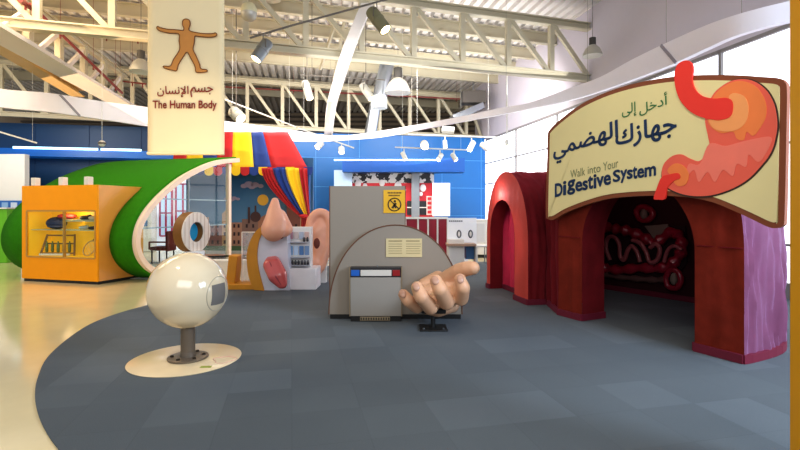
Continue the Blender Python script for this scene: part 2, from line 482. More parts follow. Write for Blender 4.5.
# red sprinkler pipes
redp = mat('dark_red_pipe', '#7c2f2a', .45)
for (a, b, r, lab) in (
    (at(30, 4, 9.6), at(122, 93, 14.2), .035, 'dark red pipe running down beside the white lattice girder'),
    (at(40, 31, 14.2), at(148, 41, 15.2), .025, 'thin dark red pipe under the long truss at upper left'),
    (at(418, 22, 16.2), at(600, 46, 17.6), .03, 'dark red pipe behind the long truss at upper right'),
    (at(225, 87, 18.4), at(480, 100, 20.3), .03, 'long dark red pipe in front of the far truss'),
    (at(112, 80, 15), at(146, 84, 15), .025, 'short dark red pipe left of the hanging banner'),
    (at(20, 0, 9.0), at(40, 14, 10.0), .05, 'thick dark red pipe at the top left corner')):
    mb = MB().tube([a, b], r, 8)
    d = b - a
    for k in (.25, .6, .9):
        p = a + d * k; mb.tube([p, p + Vector((0, 0, 6.0 - p.z + 1.05))], .004, 6)
        mb.tube([p, p - Vector((0, 0, .12))], .02, 6)
    o = obj('sprinkler_pipe', mb, redp); tag(o, lab, 'pipe', 'sprinkler pipes')

# ribbon
rib = [(-70, 95, 73), (0, 107, 88.5), (50, 112, 93), (100, 119, 101), (147, 126, 107), (185, 130.5, 114), (225, 134.5, 121), (285, 140.5, 129), (320, 141.5, 134.5), (345, 140, 135.5),
       (380, 137, 131), (420, 129.5, 124), (460, 122, 116.5), (500, 114.5, 108), (530, 108.5, 102.5), (570, 100, 88), (600, 91, 77), (631, 80, 60), (668, 66, 42), (704, 49.5, 26), (732, 37, 16), (764, 27, 7), (800, 18.5, -2), (850, 5, -18)]
cur = []
for x, yb, yt in rib:
    Y = 2.4 * F / (CY - yb); X = (x - CX) / F * Y
    cur.append((X, Y, 3.9, H + (CY - yt) / F * Y))
cur = catmull(cur, 5)
mb = MB(); m = len(cur); o_ = 0
for i, (X, Y, zb, zt) in enumerate(cur):
    a = cur[max(0, i - 1)]; b = cur[min(m - 1, i + 1)]
    t = Vector((b[0] - a[0], b[1] - a[1], 0)).normalized(); nrm = Vector((-t.y, t.x, 0)) * .1
    mb.v += [Vector((X, Y, zb)), Vector((X, Y, zt)), Vector((X, Y, zt)) + nrm, Vector((X, Y, zb)) + nrm]
for i in range(m - 1):
    for k in range(4):
        a, b = i * 4 + k, i * 4 + (k + 1) % 4
        mb.f.append([a, b, b + 4, a + 4])
mb.f.append([0, 3, 2, 1]); mb.f.append([4 * m - 4, 4 * m - 3, 4 * m - 2, 4 * m - 1])
rt = thing('hanging_ribbon', 'white band curving across the hall below the roof trusses', 'ceiling band', (0, 12, 3.9))
obj('band', mb, mat('ribbon_white', '#f2eff6', .35, var=.02), rt)
for i in range(6, m, 12):
    X, Y, zb, zt = cur[i]; obj('hanging_wire', MB().tube([Vector((X, Y + .05, zt)), Vector((X, Y + .05, 7.1))], .004, 5), mat('wire', '#8a857c', .6), rt)
for px in (62, 660):
    i = min(range(m), key=lambda k: abs(CX + cur[k][0] / cur[k][1] * F - px))
    X, Y, zb, zt = cur[i]; X2, Y2, zb2, zt2 = cur[min(i + 2, m - 1)]
    obj('joint_strip', MB().beam(Vector((X, Y - .015, zt)), Vector((X2, Y2 - .015, zb2)), .02, .05), mat('joint_grey', '#9a96a0', .5), rt, smooth=False)

# ducts
ductm = mat('galvanised_duct', '#aab0b8', .28, metal=.85, var=.15, scale=5)
dt = thing('air_duct', 'silver round duct hanging down behind the long truss', 'duct', at(380, 90, 17))
obj('pipe_section', MB().tube([at(399, 22, 17), at(391, 50, 17), at(383, 80, 17), at(380, 98, 17)], .26, 20), ductm, dt)
obj('outlet', MB().lathe([(.27, -.3), (.3, -.3), (.3, .12), (.24, .14)], at(379, 100, 17), 20), mat('duct_white', '#cfd2cf', .5), dt)
obj('lower_section', MB().tube([at(376, 102, 17.4), at(370, 135, 17.6)], .22, 20), ductm, dt)
obj('hanger', MB().tube([at(399, 22, 17), at(399, 22, 17) + Vector((0, 0, .4))], .02, 6), ductm, dt)
dt = thing('air_duct', 'square grey duct with a slanted silver elbow above the blue wall', 'duct', at(470, 98, 19))
obj('housing', MB().box(at(473, 98, 19.3), (.95, .6, .5)), mat('dark_grille', '#5b554f', .6), dt, bevel=.02)
obj('elbow', MB().beam(at(482, 106, 19.2), at(452, 119, 19.0), .55, .25), ductm, dt, bevel=.02)
obj('hanger', MB().tube([at(473, 92, 19.3), Vector((at(473, 92, 19.3).x, 19.3, 7.1))], .02, 6), ductm, dt)

# ================================================================ LAMPS
lampgrey = mat('lamp_grey', '#b8b4a8', .4, metal=.3); lampwhite = mat('lamp_white', '#deded8', .4)
palecan = mat('can_pale', '#a9a79c', .45); glow = mat('lamp_glow', '#fff4dc', .5, emit=6, ecol='#ffe9c0'); cord = mat('cord', '#6a645c', .6)
silver = mat('can_silver', '#8d9294', .35, metal=.7); olive = mat('can_olive', '#77755a', .45)
def highbay(px, py, Y, w, label):
    p = at(px, py, Y); r = w / 2 / F * Y
    t = thing('pendant_lamp', label, 'lamp', p, 'dome pendant lamps')
    obj('lamp_shade', MB().lathe([(r, 0), (r * .96, r * .25), (r * .7, r * .8), (r * .38, r * 1.1), (r * .36, r * 1.12), (r * .3, r * 1.05), (r * .62, r * .75), (r * .92, r * .05)], p, 28), lampgrey, t)
    obj('bulb', MB().lathe([(.001, r * .12), (r * .88, r * .12), (r * .88, r * .16)], p, 24), glow, t)
    obj('ballast', MB().lathe([(r * .34, r * 1.1), (r * .34, r * 1.9), (r * .1, r * 2.0)], p, 18), mat('ballast_dark', '#4d4a46', .5, metal=.4), t)
    obj('cord', MB().tube([p + Vector((0, 0, r * 1.95)), Vector((p.x, p.y, 7.12))], .006, 6), cord, t)
highbay(141, 72, 10.5, 22, 'dome pendant lamp just left of the hanging banner')
highbay(592.5, 56, 11.8, 19, 'dome pendant lamp at the right end of the long truss')
highbay(398, 93, 15.8, 26, 'dome pendant lamp beside the silver round duct')
highbay(237, 116, 18.6, 11, 'small dome pendant lamp above the striped canopy')
highbay(270, -1, 12, 22, 'dome pendant lamp cut by the top edge, right of the banner')

def can(px0, py0, px1, py1, Y, w, m, label, hang=None, grp='large hanging spotlights', dy=-.15):
    a, b = at(px0, py0, Y), at(px1, py1, Y) + Vector((0, dy, 0)); r = w / 2 / F * Y; d = (b - a); L = d.length
    M = d.to_track_quat('Z', 'Y').to_matrix()
    t = thing('spotlight', label, 'spotlight', a, grp)
    obj('housing', MB().lathe([(r * .5, -.02), (r * .9, 0), (r, L * .1), (r, L * .45), (r * 1.06, L * .46), (r * 1.06, L * .5), (r, L * .51), (r, L), (r * .85, L), (r * .85, L - .03)], a, 20, M), m, t)
    obj('lens', MB().lathe([(.001, L - .02), (r * .84, L - .02)], a, 20, M), glow, t)
    top = a + Vector((0, 0, .12)) if hang is None else hang
    mid = a.lerp(b, .4)
    sx = M @ Vector((1, 0, 0))
    obj('yoke', MB().tube([mid + sx * r * 1.1, mid + sx * r * 1.1 + Vector((0, 0, r * 1.3)), mid - sx * r * 1.1 + Vector((0, 0, r * 1.3)), mid - sx * r * 1.1], .012, 6), cord, t)
    pz = mid + Vector((0, 0, r * 1.3))
    obj('stem', MB().tube([pz, Vector((pz.x, pz.y, top.z if hang is not None else 7.12))], .012, 6), cord, t)
    return t
can(268, 42, 258, 62, 9.0, 12, silver, 'silver can spotlight hanging on a bar right of the banner', hang=at(264, 34, 9))
can(371, 11, 386, 33, 9.5, 13, olive, 'olive can spotlight hanging at the top beside the curved brace', hang=at(375, 2, 9.5))
can(305, 82, 311, 100, 12.5, 8, palecan, 'pale can spotlight hanging above the white band, left of curved brace')
can(233, 111, 243, 120, 12.3, 12, palecan, 'fat white spotlight just above the white band beside the banner')
can(362, 85, 372, 100, 13, 8, palecan, 'white tilted spotlight left of the silver round duct')
o = obj('light_pipe', MB().tube([at(250, 38, 9), at(290, 26, 9.2), at(388, -1, 9.6)], .02, 8), cord); tag(o, 'grey pipe bar carrying the silver and olive spotlights', 'pipe')
o = obj('light_pipe', MB().tube([at(300, 75, 12.5), at(385, 80, 13)], .014, 8).tube([at(312, 76, 12.5), at(312, 76, 12.5) + Vector((0, 0, 7.1 - at(312, 76, 12.5).z))], .008, 6), cord)
tag(o, 'thin bar behind the curved brace, above the white band', 'pipe')
# round speaker
p = at(249, 11, 9.5)
t = thing('dome_speaker', 'cream ball shaped dome speaker right of the banner at the top', 'speaker', p)
obj('shell', MB().ell(p, (.16, .16, .18)), mat('cream_plastic', '#cfc9a6', .5), t)
obj('grille', MB().lathe([(.001, -.2), (.08, -.19), (.13, -.15), (.165, -.06), (.165, -.04)], p, 20), lampgrey, t)
obj('stem', MB().tube([p + Vector((0, 0, .15)), Vector((p.x, p.y, 7.12))], .006, 6), cord, t)
# pendant globe over the green tunnel
p = at(102, 143.5, 12.5)
t = thing('globe_lamp', 'small white globe on a long rod in front of dark blue wall', 'lamp', p)
obj('globe', MB().ell(p, (.085, .085, .085)), lampwhite, t); obj('collar', MB().lathe([(.09, -.02), (.095, .0), (.09, .03)], p, 16), cord, t)
obj('rod', MB().tube([p + Vector((0, 0, .08)), Vector((p.x, p.y, 7.12))], .006, 6), lampwhite, t)

# track lights
def bar(a, b, label, w=.035, m=lampwhite):
    mb = MB().beam(a, b, w, w)
    for k in (.1, .9):
        p = a.lerp(b, k); mb.tube([p, Vector((p.x, p.y, 7.095))], .003, 5)
    o = obj('light_track', mb, m, smooth=False); tag(o, label, 'light track', 'ceiling light tracks'); return o
bar(at(395, 147.2, 13.5), at(468, 150, 13.9), 'white light track with five spotlights in front of blue wall')
bar(at(408, 134.2, 14.8), at(497, 137.3, 15.2), 'white light track just under the band, right of centre')
bar(at(225, 99.5, 12.2), at(296, 127, 13), 'thin white rail sloping down to the right above the band')
bar(at(298, 128, 13), at(354, 148, 13.6), 'thin white rail in front of blue wall with two cameras')
bar(at(-10, 129, 11), at(37, 143, 11.5), 'pale light track in front of dark blue wall at left edge')
proto_small = None
def spot(px, py, Y, dirv, label, L=.26, r=.07, up=None, lit=False):
    p = at(px, py, Y); d = Vector(dirv).normalized(); M = d.to_track_quat('Z', 'Y').to_matrix()
    t = thing('track_spotlight', label, 'spotlight', p, 'small white track spotlights')
    a = p - d * L / 2
    obj('housing', MB().lathe([(r * .6, 0), (r, .02), (r, L), (r * .85, L), (r * .85, L - .02)], a, 16, M), lampwhite, t)
    obj('lens', MB().lathe([(.001, L - .012), (r * .84, L - .012)], a, 16, M), mat('spot_on', '#ffffff', .5, emit=60, ecol='#fff0d8') if lit else mat('spot_dim', '#fff6e4', .5, emit=3, ecol='#fff0d8'), t)
    obj('bracket', MB().beam(p, p + Vector((0, 0, up or .2)), .03, .03), lampwhite, t, smooth=False)
spot(404, 156, 13.5, (.35, -.3, -.8), 'white track spotlight at the left end of the lower track')
spot(424.5, 145, 13.4, (0, -.9, -.3), 'glaring white track spotlight facing the viewer', L=.3, r=.12, lit=True, up=.12)
spot(445, 144, 14.9, (.05, -.2, -.9), 'white track spotlight hanging straight down under the upper track', up=.25)
spot(440, 157, 13.7, (-.4, -.5, -.6), 'white lit track spotlight aimed down left on the lower track', lit=True)
spot(454, 157, 13.8, (.4, -.3, -.8), 'white track spotlight aimed down right on the lower track')
spot(471.5, 146, 15, (-.4, -.4, -.7), 'white lit track spotlight aimed down left at the blue wall edge', L=.36, r=.09, up=.25, lit=True)
spot(485, 147, 15.1, (.5, -.3, -.5), 'grey white track spotlight at the right end of the upper track', L=.36, r=.09, up=.25)
spot(448, 130, 15, (1, -.1, -.1), 'white box spotlight lying level above the upper track', L=.4, r=.11, up=.1)
spot(507, 143, 13.5, (0, -.3, -.9), 'single small spotlight hanging alone in front of the windows', L=.2, r=.06, up=2.6)
spot(319.5, 145, 13.2, (-.4, -.6, -.6), 'small white security camera under the band, above the curtains', L=.24, r=.09)
spot(341.5, 150, 13.5, (.1, -.5, -.7), 'small white spotlight at the end of the thin rail', L=.2, r=.09)

# ================================================================ BANNER
bnY = 8.0
pa, pb = at(147.2, 155, bnY), at(224, 156, bnY)
bx0, bx1 = pa.x, pb.x; bz0 = pa.z; bz1 = 5.45
bt = thing('hanging_banner', 'tall cream banner with an orange body figure and red lettering', 'banner', ((bx0 + bx1) / 2, bnY, bz0))
def BT(a, b, d): return Vector((bx0 + a, bnY - d, bz0 + b))
W = bx1 - bx0
clothm = mat('banner_cloth', '#efdfb8', .85, var=.03, scale=3, bump=.05)
mb = MB().grid(lambda u, v: Vector((bx0 + W * u, bnY + .014 + .004 * math.sin(v * 9) + .006 * math.sin(u * 7 + v * 3), bz0 + (bz1 - bz0) * v)), 12, 30)
obj('cloth', mb, clothm, bt, solid=.01)
obj('hem_rod', MB().tube([Vector((bx0, bnY, bz0 + .03)), Vector((bx1, bnY, bz0 + .03))], .022, 8), clothm, bt)
obj('top_rod', MB().tube([Vector((bx0 - .1, bnY, bz1)), Vector((bx1 + .1, bnY, bz1))], .025, 8).tube([Vector((bx0 + .1, bnY, bz1)), Vector((bx0 + .1, bnY, 7.1))], .006, 5).tube([Vector((bx1 - .1, bnY, bz1)), Vector((bx1 - .1, bnY, 7.1))], .006, 5), cord, bt)
def bpx(px, py): p = at(px, py, bnY); return (p.x - bx0, p.z - bz0)
# figure outline from crop coordinates /5 + 130
fig = [(283, 97), (300, 104), (304, 125), (298, 142), (300, 155), (325, 163), (370, 170), (415, 170), (430, 166), (437, 176), (425, 186), (390, 188), (345, 184), (327, 184), (324, 215), (318, 248),
       (330, 275), (350, 320), (357, 345), (385, 350), (388, 360), (365, 364), (333, 362), (328, 335), (305, 290), (288, 262), (270, 285), (245, 325), (236, 355), (215, 353), (175, 342), (172, 332), (205, 332), (220, 300), (245, 262),
       (252, 240), (248, 205), (247, 172), (200, 168), (155, 158), (137, 145), (142, 134), (155, 140), (190, 148), (245, 152), (268, 155), (272, 142), (265, 125), (268, 104)]
fp = catmull([bpx(130 + x / 5, y / 5) for x, y in fig], 3, closed=True)
cxm = sum(a for a, b in fp) / len(fp); cym = sum(b for a, b in fp) / len(fp)
mb = MB(); nf = len(fp)
obj('figure_outline', MB().tube([BT(a, b, .022) for a, b in fp + [fp[0]]], .0075, 6, cap=False), mat('figure_brown', '#7a4a1c', .7), bt)
obj('figure', MB().prism(fp, BT, .012, .02), mat('figure_orange', '#c98d4a', .8, var=.12), bt, smooth=False)
redm = mat('banner_red', '#a1362b', .7)
def btext(s, x0, y0, x1, y1, m, bold=0):
    a0, b0 = bpx(x0, y1); a1, b1 = bpx(x1, y0)
    text_obj('lettering', s, BT, (a0, b0, a1, b1), m, bt, d1=.024, bold=bold)
btext('The Human Body', 153.5, 101, 217, 111, redm, .02)
btext('\uFEE5\uFE8E\uFEB4\uFEE7\uFEF9\uFE8D', 158, 86.5, 189, 97.5, redm, .012)
btext('\uFEE2\uFEB4\uFE9F', 191, 87.5, 213.5, 97.5, redm, .012)

# ================================================================ GREEN TUNNEL
A0 = Vector((-5.36, 9.4, 0)); er = Vector((.3, .954, 0)); ee = Vector((-.967, .253, 0)); TL = 3.45
prof = [(1.25, 0.0), (.75, .04), (.35, .22), (.08, .52), (0, .88), (.12, 1.27), (.45, 1.66), (1.0, 2.08), (1.6, 2.40), (2.4, 2.70), (3.3, 2.86)]
pr = catmull(prof, 5); NP = len(pr)
def GT(t, z, e): return A0 + er * t + ee * e + Vector((0, 0, z))
green = mat('green_turf', '#2f8204', .8, var=.25, scale=14, bump=.35, bscale=120, spec=.2)
gt = thing('green_tunnel', 'green curved half tunnel with a pale rim and glass front', 'tunnel', (-6.5, 11.5, 0))
E0, E1 = .53, 2.56
NE = [0, .13, .27, .4, E0] + [E0 + (E1 - E0) * k / 8 for k in range(1, 9)] + [2.8, 3.1, TL]
mb = MB()
for e in NE:
    for t, z in pr: mb.v.append(GT(t, z, e))
for i in range(len(NE) - 1):
    for j in range(NP - 1):
        em = (NE[i] + NE[i + 1]) / 2
        if E0 < em < E1 and pr[j + 1][1] < 1.96 and pr[j][0] < .9: continue
        a = i * NP + j; mb.f.append([a, a + 1, a + NP + 1, a + NP])
obj('shell', mb, green, gt, solid=.06, recalc=False)
# far half slope of shell roof so that it reads as a tunnel from the side
mb = MB()
rp = catmull([(3.3, 2.86), (4.0, 2.8), (4.5, 2.6)], 4)
rim = mat('rim_cream', '#efd9c6', .5, var=.03)
mb = MB(); n = NP
for t, z in pr: pass
ins = []
for j, (t, z) in enumerate(pr):
    a = pr[max(0, j - 1)]; b = pr[min(NP - 1, j + 1)]
    dx, dz = b[0] - a[0], b[1] - a[1]; L = math.hypot(dx, dz); w = .11
    ins.append((t + dz / L * w, max(0.0, z - dx / L * w) if j > 3 else z + .0))
mb = MB()
for j in range(NP):
    a, b = pr[j], ins[j]
    mb.v += [GT(a[0], a[1], -.1), GT(b[0], b[1], -.1), GT(b[0], b[1], .06), GT(a[0], a[1], .06)]
for j in range(NP - 1):
    for k in range(4): mb.f.append([j * 4 + k, j * 4 + (k + 1) % 4, j * 4 + 4 + (k + 1) % 4, j * 4 + 4 + k])
mb.f += [[0, 1, 2, 3], [4 * NP - 4, 4 * NP - 1, 4 * NP - 2, 4 * NP - 3]]
obj('rim', mb, rim, gt)
gl = glass_mat('tunnel_glass', mixf=.05)
gpoly = [(t, z) for t, z in ins if t < 3.05] + [(3.05, .02)]
obj('glass_panel', MB().prism(gpoly, lambda a, b, d: GT(a, b, d), 0, .012), gl, gt, smooth=False)
# posts
for t, w in ((2.98, .1), (1.55, .03)):
    ztop = [z for tt, z in ins if tt <= t][-1]
    obj('post', MB().box(GT(t, ztop / 2, 0), (w, w, ztop), rz=math.atan2(er.y, er.x)), rim if w > .05 else mat('thin_post', '#8fa0ad', .4), gt, smooth=False)
for z in (1.1, 1.72):
    t0 = [tt for tt, zz in ins if zz <= z][-1]
    obj('glazing_bar', MB().beam(GT(t0 + .05, z, .03), GT(2.93, z, .03), .025, .025), mat('thin_post', '#8fa0ad', .4), gt, smooth=False)
obj('end_cap', MB().prism([(t, z) for t, z in pr] + [(3.3, 0)], lambda a, b, d: GT(a, b, d), TL - .06, TL - .02), green, gt, smooth=False)
obj('inner_floor', MB().add([GT(.5, .015, 0), GT(3.3, .015, 0), GT(3.3, .015, TL - .1), GT(.5, .015, TL - .1)], [(0, 1, 2, 3)]), whitem, gt, smooth=False)

# yellow cabinet
def YC(t, e, z): return A0 + er * t + ee * e + Vector((0, 0, z))
yel = mat('yellow_laminate', '#f4a400', .45, var=.04, spec=.3); sidey = mat('orange_laminate', '#e8a24a', .25, var=.1, scale=2)
blackm = mat('black_plinth', '#1b1a19', .5)
ct = thing('display_cabinet', 'yellow display cabinet with a glazed niche set into the green tunnel', 'cabinet', YC(-.2, 1.5, 0))
tf, tb, e0, e1, zt = -.26, .84, .56, 2.52, 1.98
n0, n1, nz0, nz1 = e0 + .06, e1 - .14, .52, 1.46
def ybox(t0, t1, a0, a1, z0, z1):
    m_ = MB(); vs = [YC(t, e, z) for t in (t0, t1) for e in (a0, a1) for z in (z0, z1)]
    return m_.add(vs, [(0, 1, 3, 2), (4, 6, 7, 5), (0, 4, 5, 1), (2, 3, 7, 6), (0, 2, 6, 4), (1, 5, 7, 3)])
mb = ybox(tf, tf + .03, e0, e1, .06, nz0); mb2 = ybox(tf, tf + .03, e0, e1, nz1, zt)
mb.add(mb2.v, mb2.f)
for a, b in ((e0, n0), (n1, e1)):
    m3 = ybox(tf, tf + .03, a, b, nz0, nz1); mb.add(m3.v, m3.f)
obj('front_panel', mb, yel, ct, smooth=False)
obj('side_panel', ybox(tf + .03, tb, e0, e0 + .03, .06, zt), sidey, ct, smooth=False)
obj('side_panel', ybox(tf + .03, tb, e1 - .03, e1, .06, zt), sidey, ct, smooth=False)
obj('top_panel', ybox(tf + .03, tb, e0 + .03, e1 - .03, zt - .03, zt), yel, ct, smooth=False)
obj('back_panel', ybox(tb - .03, tb, e0 + .03, e1 - .03, .06, zt - .03), yel, ct, smooth=False)
obj('plinth', ybox(tf + .03, tb, e0 + .02, e1 - .02, 0, .06), blackm, ct, smooth=False)
mb = ybox(tf + .5, tf + .52, n0, n1, nz0, nz1)
for q in ((tf + .03, tf + .5, n0 - .02, n0, nz0, nz1), (tf + .03, tf + .5, n1, n1 + .02, nz0, nz1), (tf + .03, tf + .5, n0, n1, nz0 - .02, nz0), (tf + .03, tf + .5, n0, n1, nz1, nz1 + .02)):
    m3 = ybox(*q); mb.add(m3.v, m3.f)
obj('niche', mb, mat('niche_yellow', '#e8b41a', .5, emit=.3), ct, smooth=False)  # faint emission built into the yellow to brighten the niche inside
gsh = glass_mat('shelf_glass', (.8, .95, .9), .2)
em = (n0 + n1) / 2 - .02
sz = 1.06
obj('glass_shelf', ybox(tf + .08, tf + .48, n0, em - .01, sz, sz + .015), mat('shelf_edge', '#b9d0c0', .3, alpha=.6), ct, smooth=False)
obj('glass_shelf', ybox(tf + .08, tf + .48, em + .01, n1, sz, sz + .015), mat('shelf_edge', '#b9d0c0', .3), ct, smooth=False)
obj('glass_shelf', ybox(tf + .08, tf + .48, n0, em - .01, 1.27, 1.285), mat('shelf_edge', '#b9d0c0', .3), ct, smooth=False)
obj('divider', ybox(tf + .04, tf + .1, em - .01, em + .01, nz0, nz1), mat('divider_tan', '#b48a40', .4), ct, smooth=False)
mb = MB()
for q in ((n0 - .02, n0 + .015, nz0, nz1), (n1 - .015, n1 + .02, nz0, nz1), (n0, n1, nz0 - .02, nz0 + .015), (n0, n1, nz1 - .015, nz1 + .02)):
    m3 = ybox(tf - .012, tf - .001, *q); mb.add(m3.v, m3.f)
obj('niche_frame', mb, mat('frame_tan', '#c79a48', .35, metal=.3), ct, smooth=False)
obj('front_glass', ybox(tf + .006, tf + .012, n0, n1, nz0, nz1), glass_mat('niche_glass', mixf=.02), ct, smooth=False)
# small tags on top
for e, lab in ((.82, 'small white box on top of the yellow cabinet, right one'), (1.47, 'small white box on top of the yellow cabinet, middle one'), (2.2, 'small white box on top of the yellow cabinet, left one')):
    o = obj('small_box', ybox(tf + .02, tf + .14, e, e + .11, zt, zt + .17), lampwhite, smooth=False, bevel=.01); tag(o, lab, 'box', 'small white boxes on the cabinet')
# exhibits in the niche
rz_c = math.atan2(ee.y, ee.x)
def tagm(o, l, c, g='exhibits in the cabinet niche'): return tag(o, l, c, g)
p = YC(tf + .28, 1.95, sz + .015)
t = thing('cap', 'dark blue cap on the left shelf of the yellow cabinet', 'cap', p, 'exhibits in the cabinet niche')
obj('crown', MB().ell(p + Vector((0, 0, .13)), (.2, .16, .13)), mat('navy_cloth', '#1b2a4e', .7), t)
obj('brim', MB().ell(p + Vector((.08, -.14, .06)), (.16, .12, .025)), mat('navy_cloth', '#1b2a4e', .7), t)
p = YC(tf + .3, 1.7, 1.285)
mb = MB().ell(p + Vector((0, 0, .06)), (.2, .1, .06)); tagm(obj('red_bag', mb, mat('red_cloth', '#b03028', .6)), 'red bundle on the upper left shelf of the yellow cabinet', 'bag')
# test tube rack
p = YC(tf + .25, 1.9, nz0)
t = thing('bottle_rack', 'wooden frame rack standing at the bottom left of the niche', 'rack', p, 'exhibits in the cabinet niche')
woodm = mat('niche_wood', '#8e6a34', .5); 
mb = MB()
for s in (-.36, .36): mb.beam(p + Vector((s, 0, .0)), p + Vector((s * .8, .12, .44)), .03, .03)
for z in (.05, .25, .42): mb.beam(p + Vector((-.36 + z * .16, z * .27, z)), p + Vector((.36 - z * .16, z * .27, z)), .03, .03)
obj('frame', mb, woodm, t, smooth=False)
for k in range(5):
    q = p + Vector((-.24 + k * .12, .03, .07)); obj('vial', MB().lathe([(.02, 0), (.028, .02), (.028, .15), (.012, .19), (.012, .23)], q, 12), mat('vial_glass', '#6b7a3a', .2), t)
obj('white_edge', MB().beam(p + Vector((-.34, -.05, .03)), p + Vector((.3, -.05, .03)), .02, .04), lampwhite, t, smooth=False)
# racket
p = YC(tf + .3, 1.02, nz0 + .01)
t = thing('racket', 'wooden racket leaning at the bottom right of the niche', 'racket', p, 'exhibits in the cabinet niche')
ring = [p + Vector((-.08 + .12 * math.cos(a) + .04 * math.sin(a), .02 + .03 * math.sin(a), .16 + .15 * math.sin(a))) for a in [2 * math.pi * k / 20 for k in range(21)]]
obj('hoop', MB().tube(ring, .014, 8, cap=False), mat('racket_tan', '#c8a468', .4), t)
obj('handle', MB().tube([p + Vector((-.04, .05, .3)), p + Vector((.07, .12, .5))], .014, 8), woodm, t)
mb = MB()
for k in range(-3, 4): mb.tube([p + Vector((-.08 + k * .03, .015, .04)), p + Vector((-.05 + k * .03, .04, .29))], .003, 4)
obj('strings', mb, lampwhite, t)
wh = mat('pale_shell', '#e0dccc', .4); dk = mat('dark_shoe', '#3a3230', .5)
for i, (e, z, rr, m_, nm, lab) in enumerate((
    (1.2, sz + .015, (.1, .07, .04), wh, 'shell', 'pale shell on the right shelf nearest the divider'), (.98, sz + .015, (.08, .06, .035), dk, 'shoe', 'dark shoe in the middle of the right shelf'),
    (.76, sz + .015, (.1, .06, .045), wh, 'shell', 'pale shell at the right end of the right shelf'), (1.15, 1.27, (.12, .08, .05), dk, 'shoe', 'dark shoe high in the niche, right of the divider'),
    (.95, 1.27, (.1, .07, .045), wh, 'shell', 'pale shell high in the niche, between two dark shoes'), (.74, 1.27, (.1, .08, .06), dk, 'shoe', 'dark shoe high in the niche at right end'))):
    c_ = YC(tf + .25, e, z + rr[2])
    mb = MB().ell(c_, rr, n=8).ell(c_ + Vector((rr[0] * .6, 0, rr[2] * .5)), (rr[0] * .4, rr[1] * .8, rr[2] * .8), n=8); tagm(obj(nm, mb, m_), lab, nm)
obj('glass_shelf', ybox(tf + .08, tf + .48, n0, em - .01, 1.245, 1.262), mat('shelf_edge', '#b9d0c0', .3), ct, smooth=False)

# green low counter & white one at far left
p = at(4, 236, 13.2)
t = thing('low_counter', 'bright green low counter against the white wall at far left', 'counter', (p.x, 13.2, 0))
obj('body', MB().box((p.x - .6, 13.3, .75), (1.6, .5, 1.5)), mat('lime_panel', '#6fc02a', .4), t, bevel=.02)
obj('top', MB().box((p.x - .6, 13.3, 1.52), (1.66, .56, .04)), whitem, t, smooth=False)
t = thing('notice_strip', 'blue strip sign on the white wall at far left', 'sign', at(8, 207, 15.35))
obj('board', MB().box(at(6, 207, 15.37), (1.3, .03, .42)), mat('sign_blue', '#2f6ab8', .4), t, smooth=False)
for k in range(3): obj('picture', MB().box(at(-4 + k * 9, 207, 15.34), (.2, .02, .3)), mat('pic_%d' % k, ['#e8e6e0', '#8fb4de', '#c9d6ea'][k], .5), t, smooth=False)

# ================================================================ THEATRE BOOTH behind
def muralm():
    m = bpy.data.materials.new('mural_sky'); m.use_nodes = True
    nt = m.node_tree; N = nt.nodes; L = nt.links; b = N['Principled BSDF']
    tc = N.new('ShaderNodeTexCoord'); sp = N.new('ShaderNodeSeparateXYZ'); L.new(tc.outputs['Object'], sp.inputs[0])
    r = N.new('ShaderNodeValToRGB'); mr = N.new('ShaderNodeMapRange'); mr.inputs['From Min'].default_value = .2; mr.inputs['From Max'].default_value = 2.2
    L.new(sp.outputs['Z'], mr.inputs[0]); L.new(mr.outputs[0], r.inputs[0])
    r.color_ramp.elements[0].color = srgb('#6f97b5') + [1]; r.color_ramp.elements[1].color = srgb('#2c608c') + [1]
    L.new(r.outputs[0], b.inputs['Base Color']); b.inputs['Roughness'].default_value = .5
    return m
MY = 14.6
p0, p1 = at(186, 252, MY), at(313, 252, MY)
t = thing('painted_backdrop', 'painted town and sky backdrop behind the nose, under the striped canopy', 'backdrop', ((p0.x + p1.x) / 2, MY, 0))
mz0, mz1 = at(0, 250, MY).z, at(0, 158, MY).z
obj('sky_panel', MB().box(((p0.x + p1.x) / 2, MY + .05, (mz0 + mz1) / 2), (p1.x - p0.x, .1, mz1 - mz0)), muralm(), t, smooth=False)
obj('wood_counter', MB().box(((p0.x + p1.x) / 2, MY - .3, at(0, 258, MY).z - .1), (p1.x - p0.x, .7, .45)), mat('orange_wood', '#c9793a', .4, var=.15, scale=4), t, bevel=.02)
obj('grass_strip', MB().box(((p0.x + p1.x) / 2, MY - .05, mz0 + .06), (p1.x - p0.x, .08, .14)), mat('moss', '#4a6a4a', .7), t, smooth=False)
obj('base', MB().box(((p0.x + p1.x) / 2, MY - .3, .05), (p1.x - p0.x, .7, .1)), whitem, t, smooth=False)
bcols = ['#a0705a', '#b88a6a', '#8c5f58', '#c29a74', '#a8806c', '#84685f']
random.seed(3)
X = p0.x + .02; k = 0; cl_mb = MB(); win = MB()
while X < p1.x - .35:
    w = random.uniform(.28, .5); h = random.uniform(.75, 1.2)
    if k in (7, 8): h += .3
    b_ = MB().box((X + w / 2, MY - .02, mz0 + h / 2), (w, .03, h))
    if k % 3 == 0: b_.prism([(X, mz0 + h), (X + w, mz0 + h), (X + w / 2, mz0 + h + .14)], lambda a, b, d: Vector((a, MY - .02 + d, b)), -.015, .015)
    obj('painted_house', b_, mat('house_%d' % (k % 6), bcols[k % 6], .8), t, smooth=False)
    for r_ in range(3):
        for c_ in range(2): win.box((X + w * (.3 + .4 * c_), MY - .04, mz0 + .25 + r_ * .25), (.06, .01, .11))
    X += w; k += 1
obj('painted_windows', win, mat('win_dark', '#3b2b30', .8), t, smooth=False)
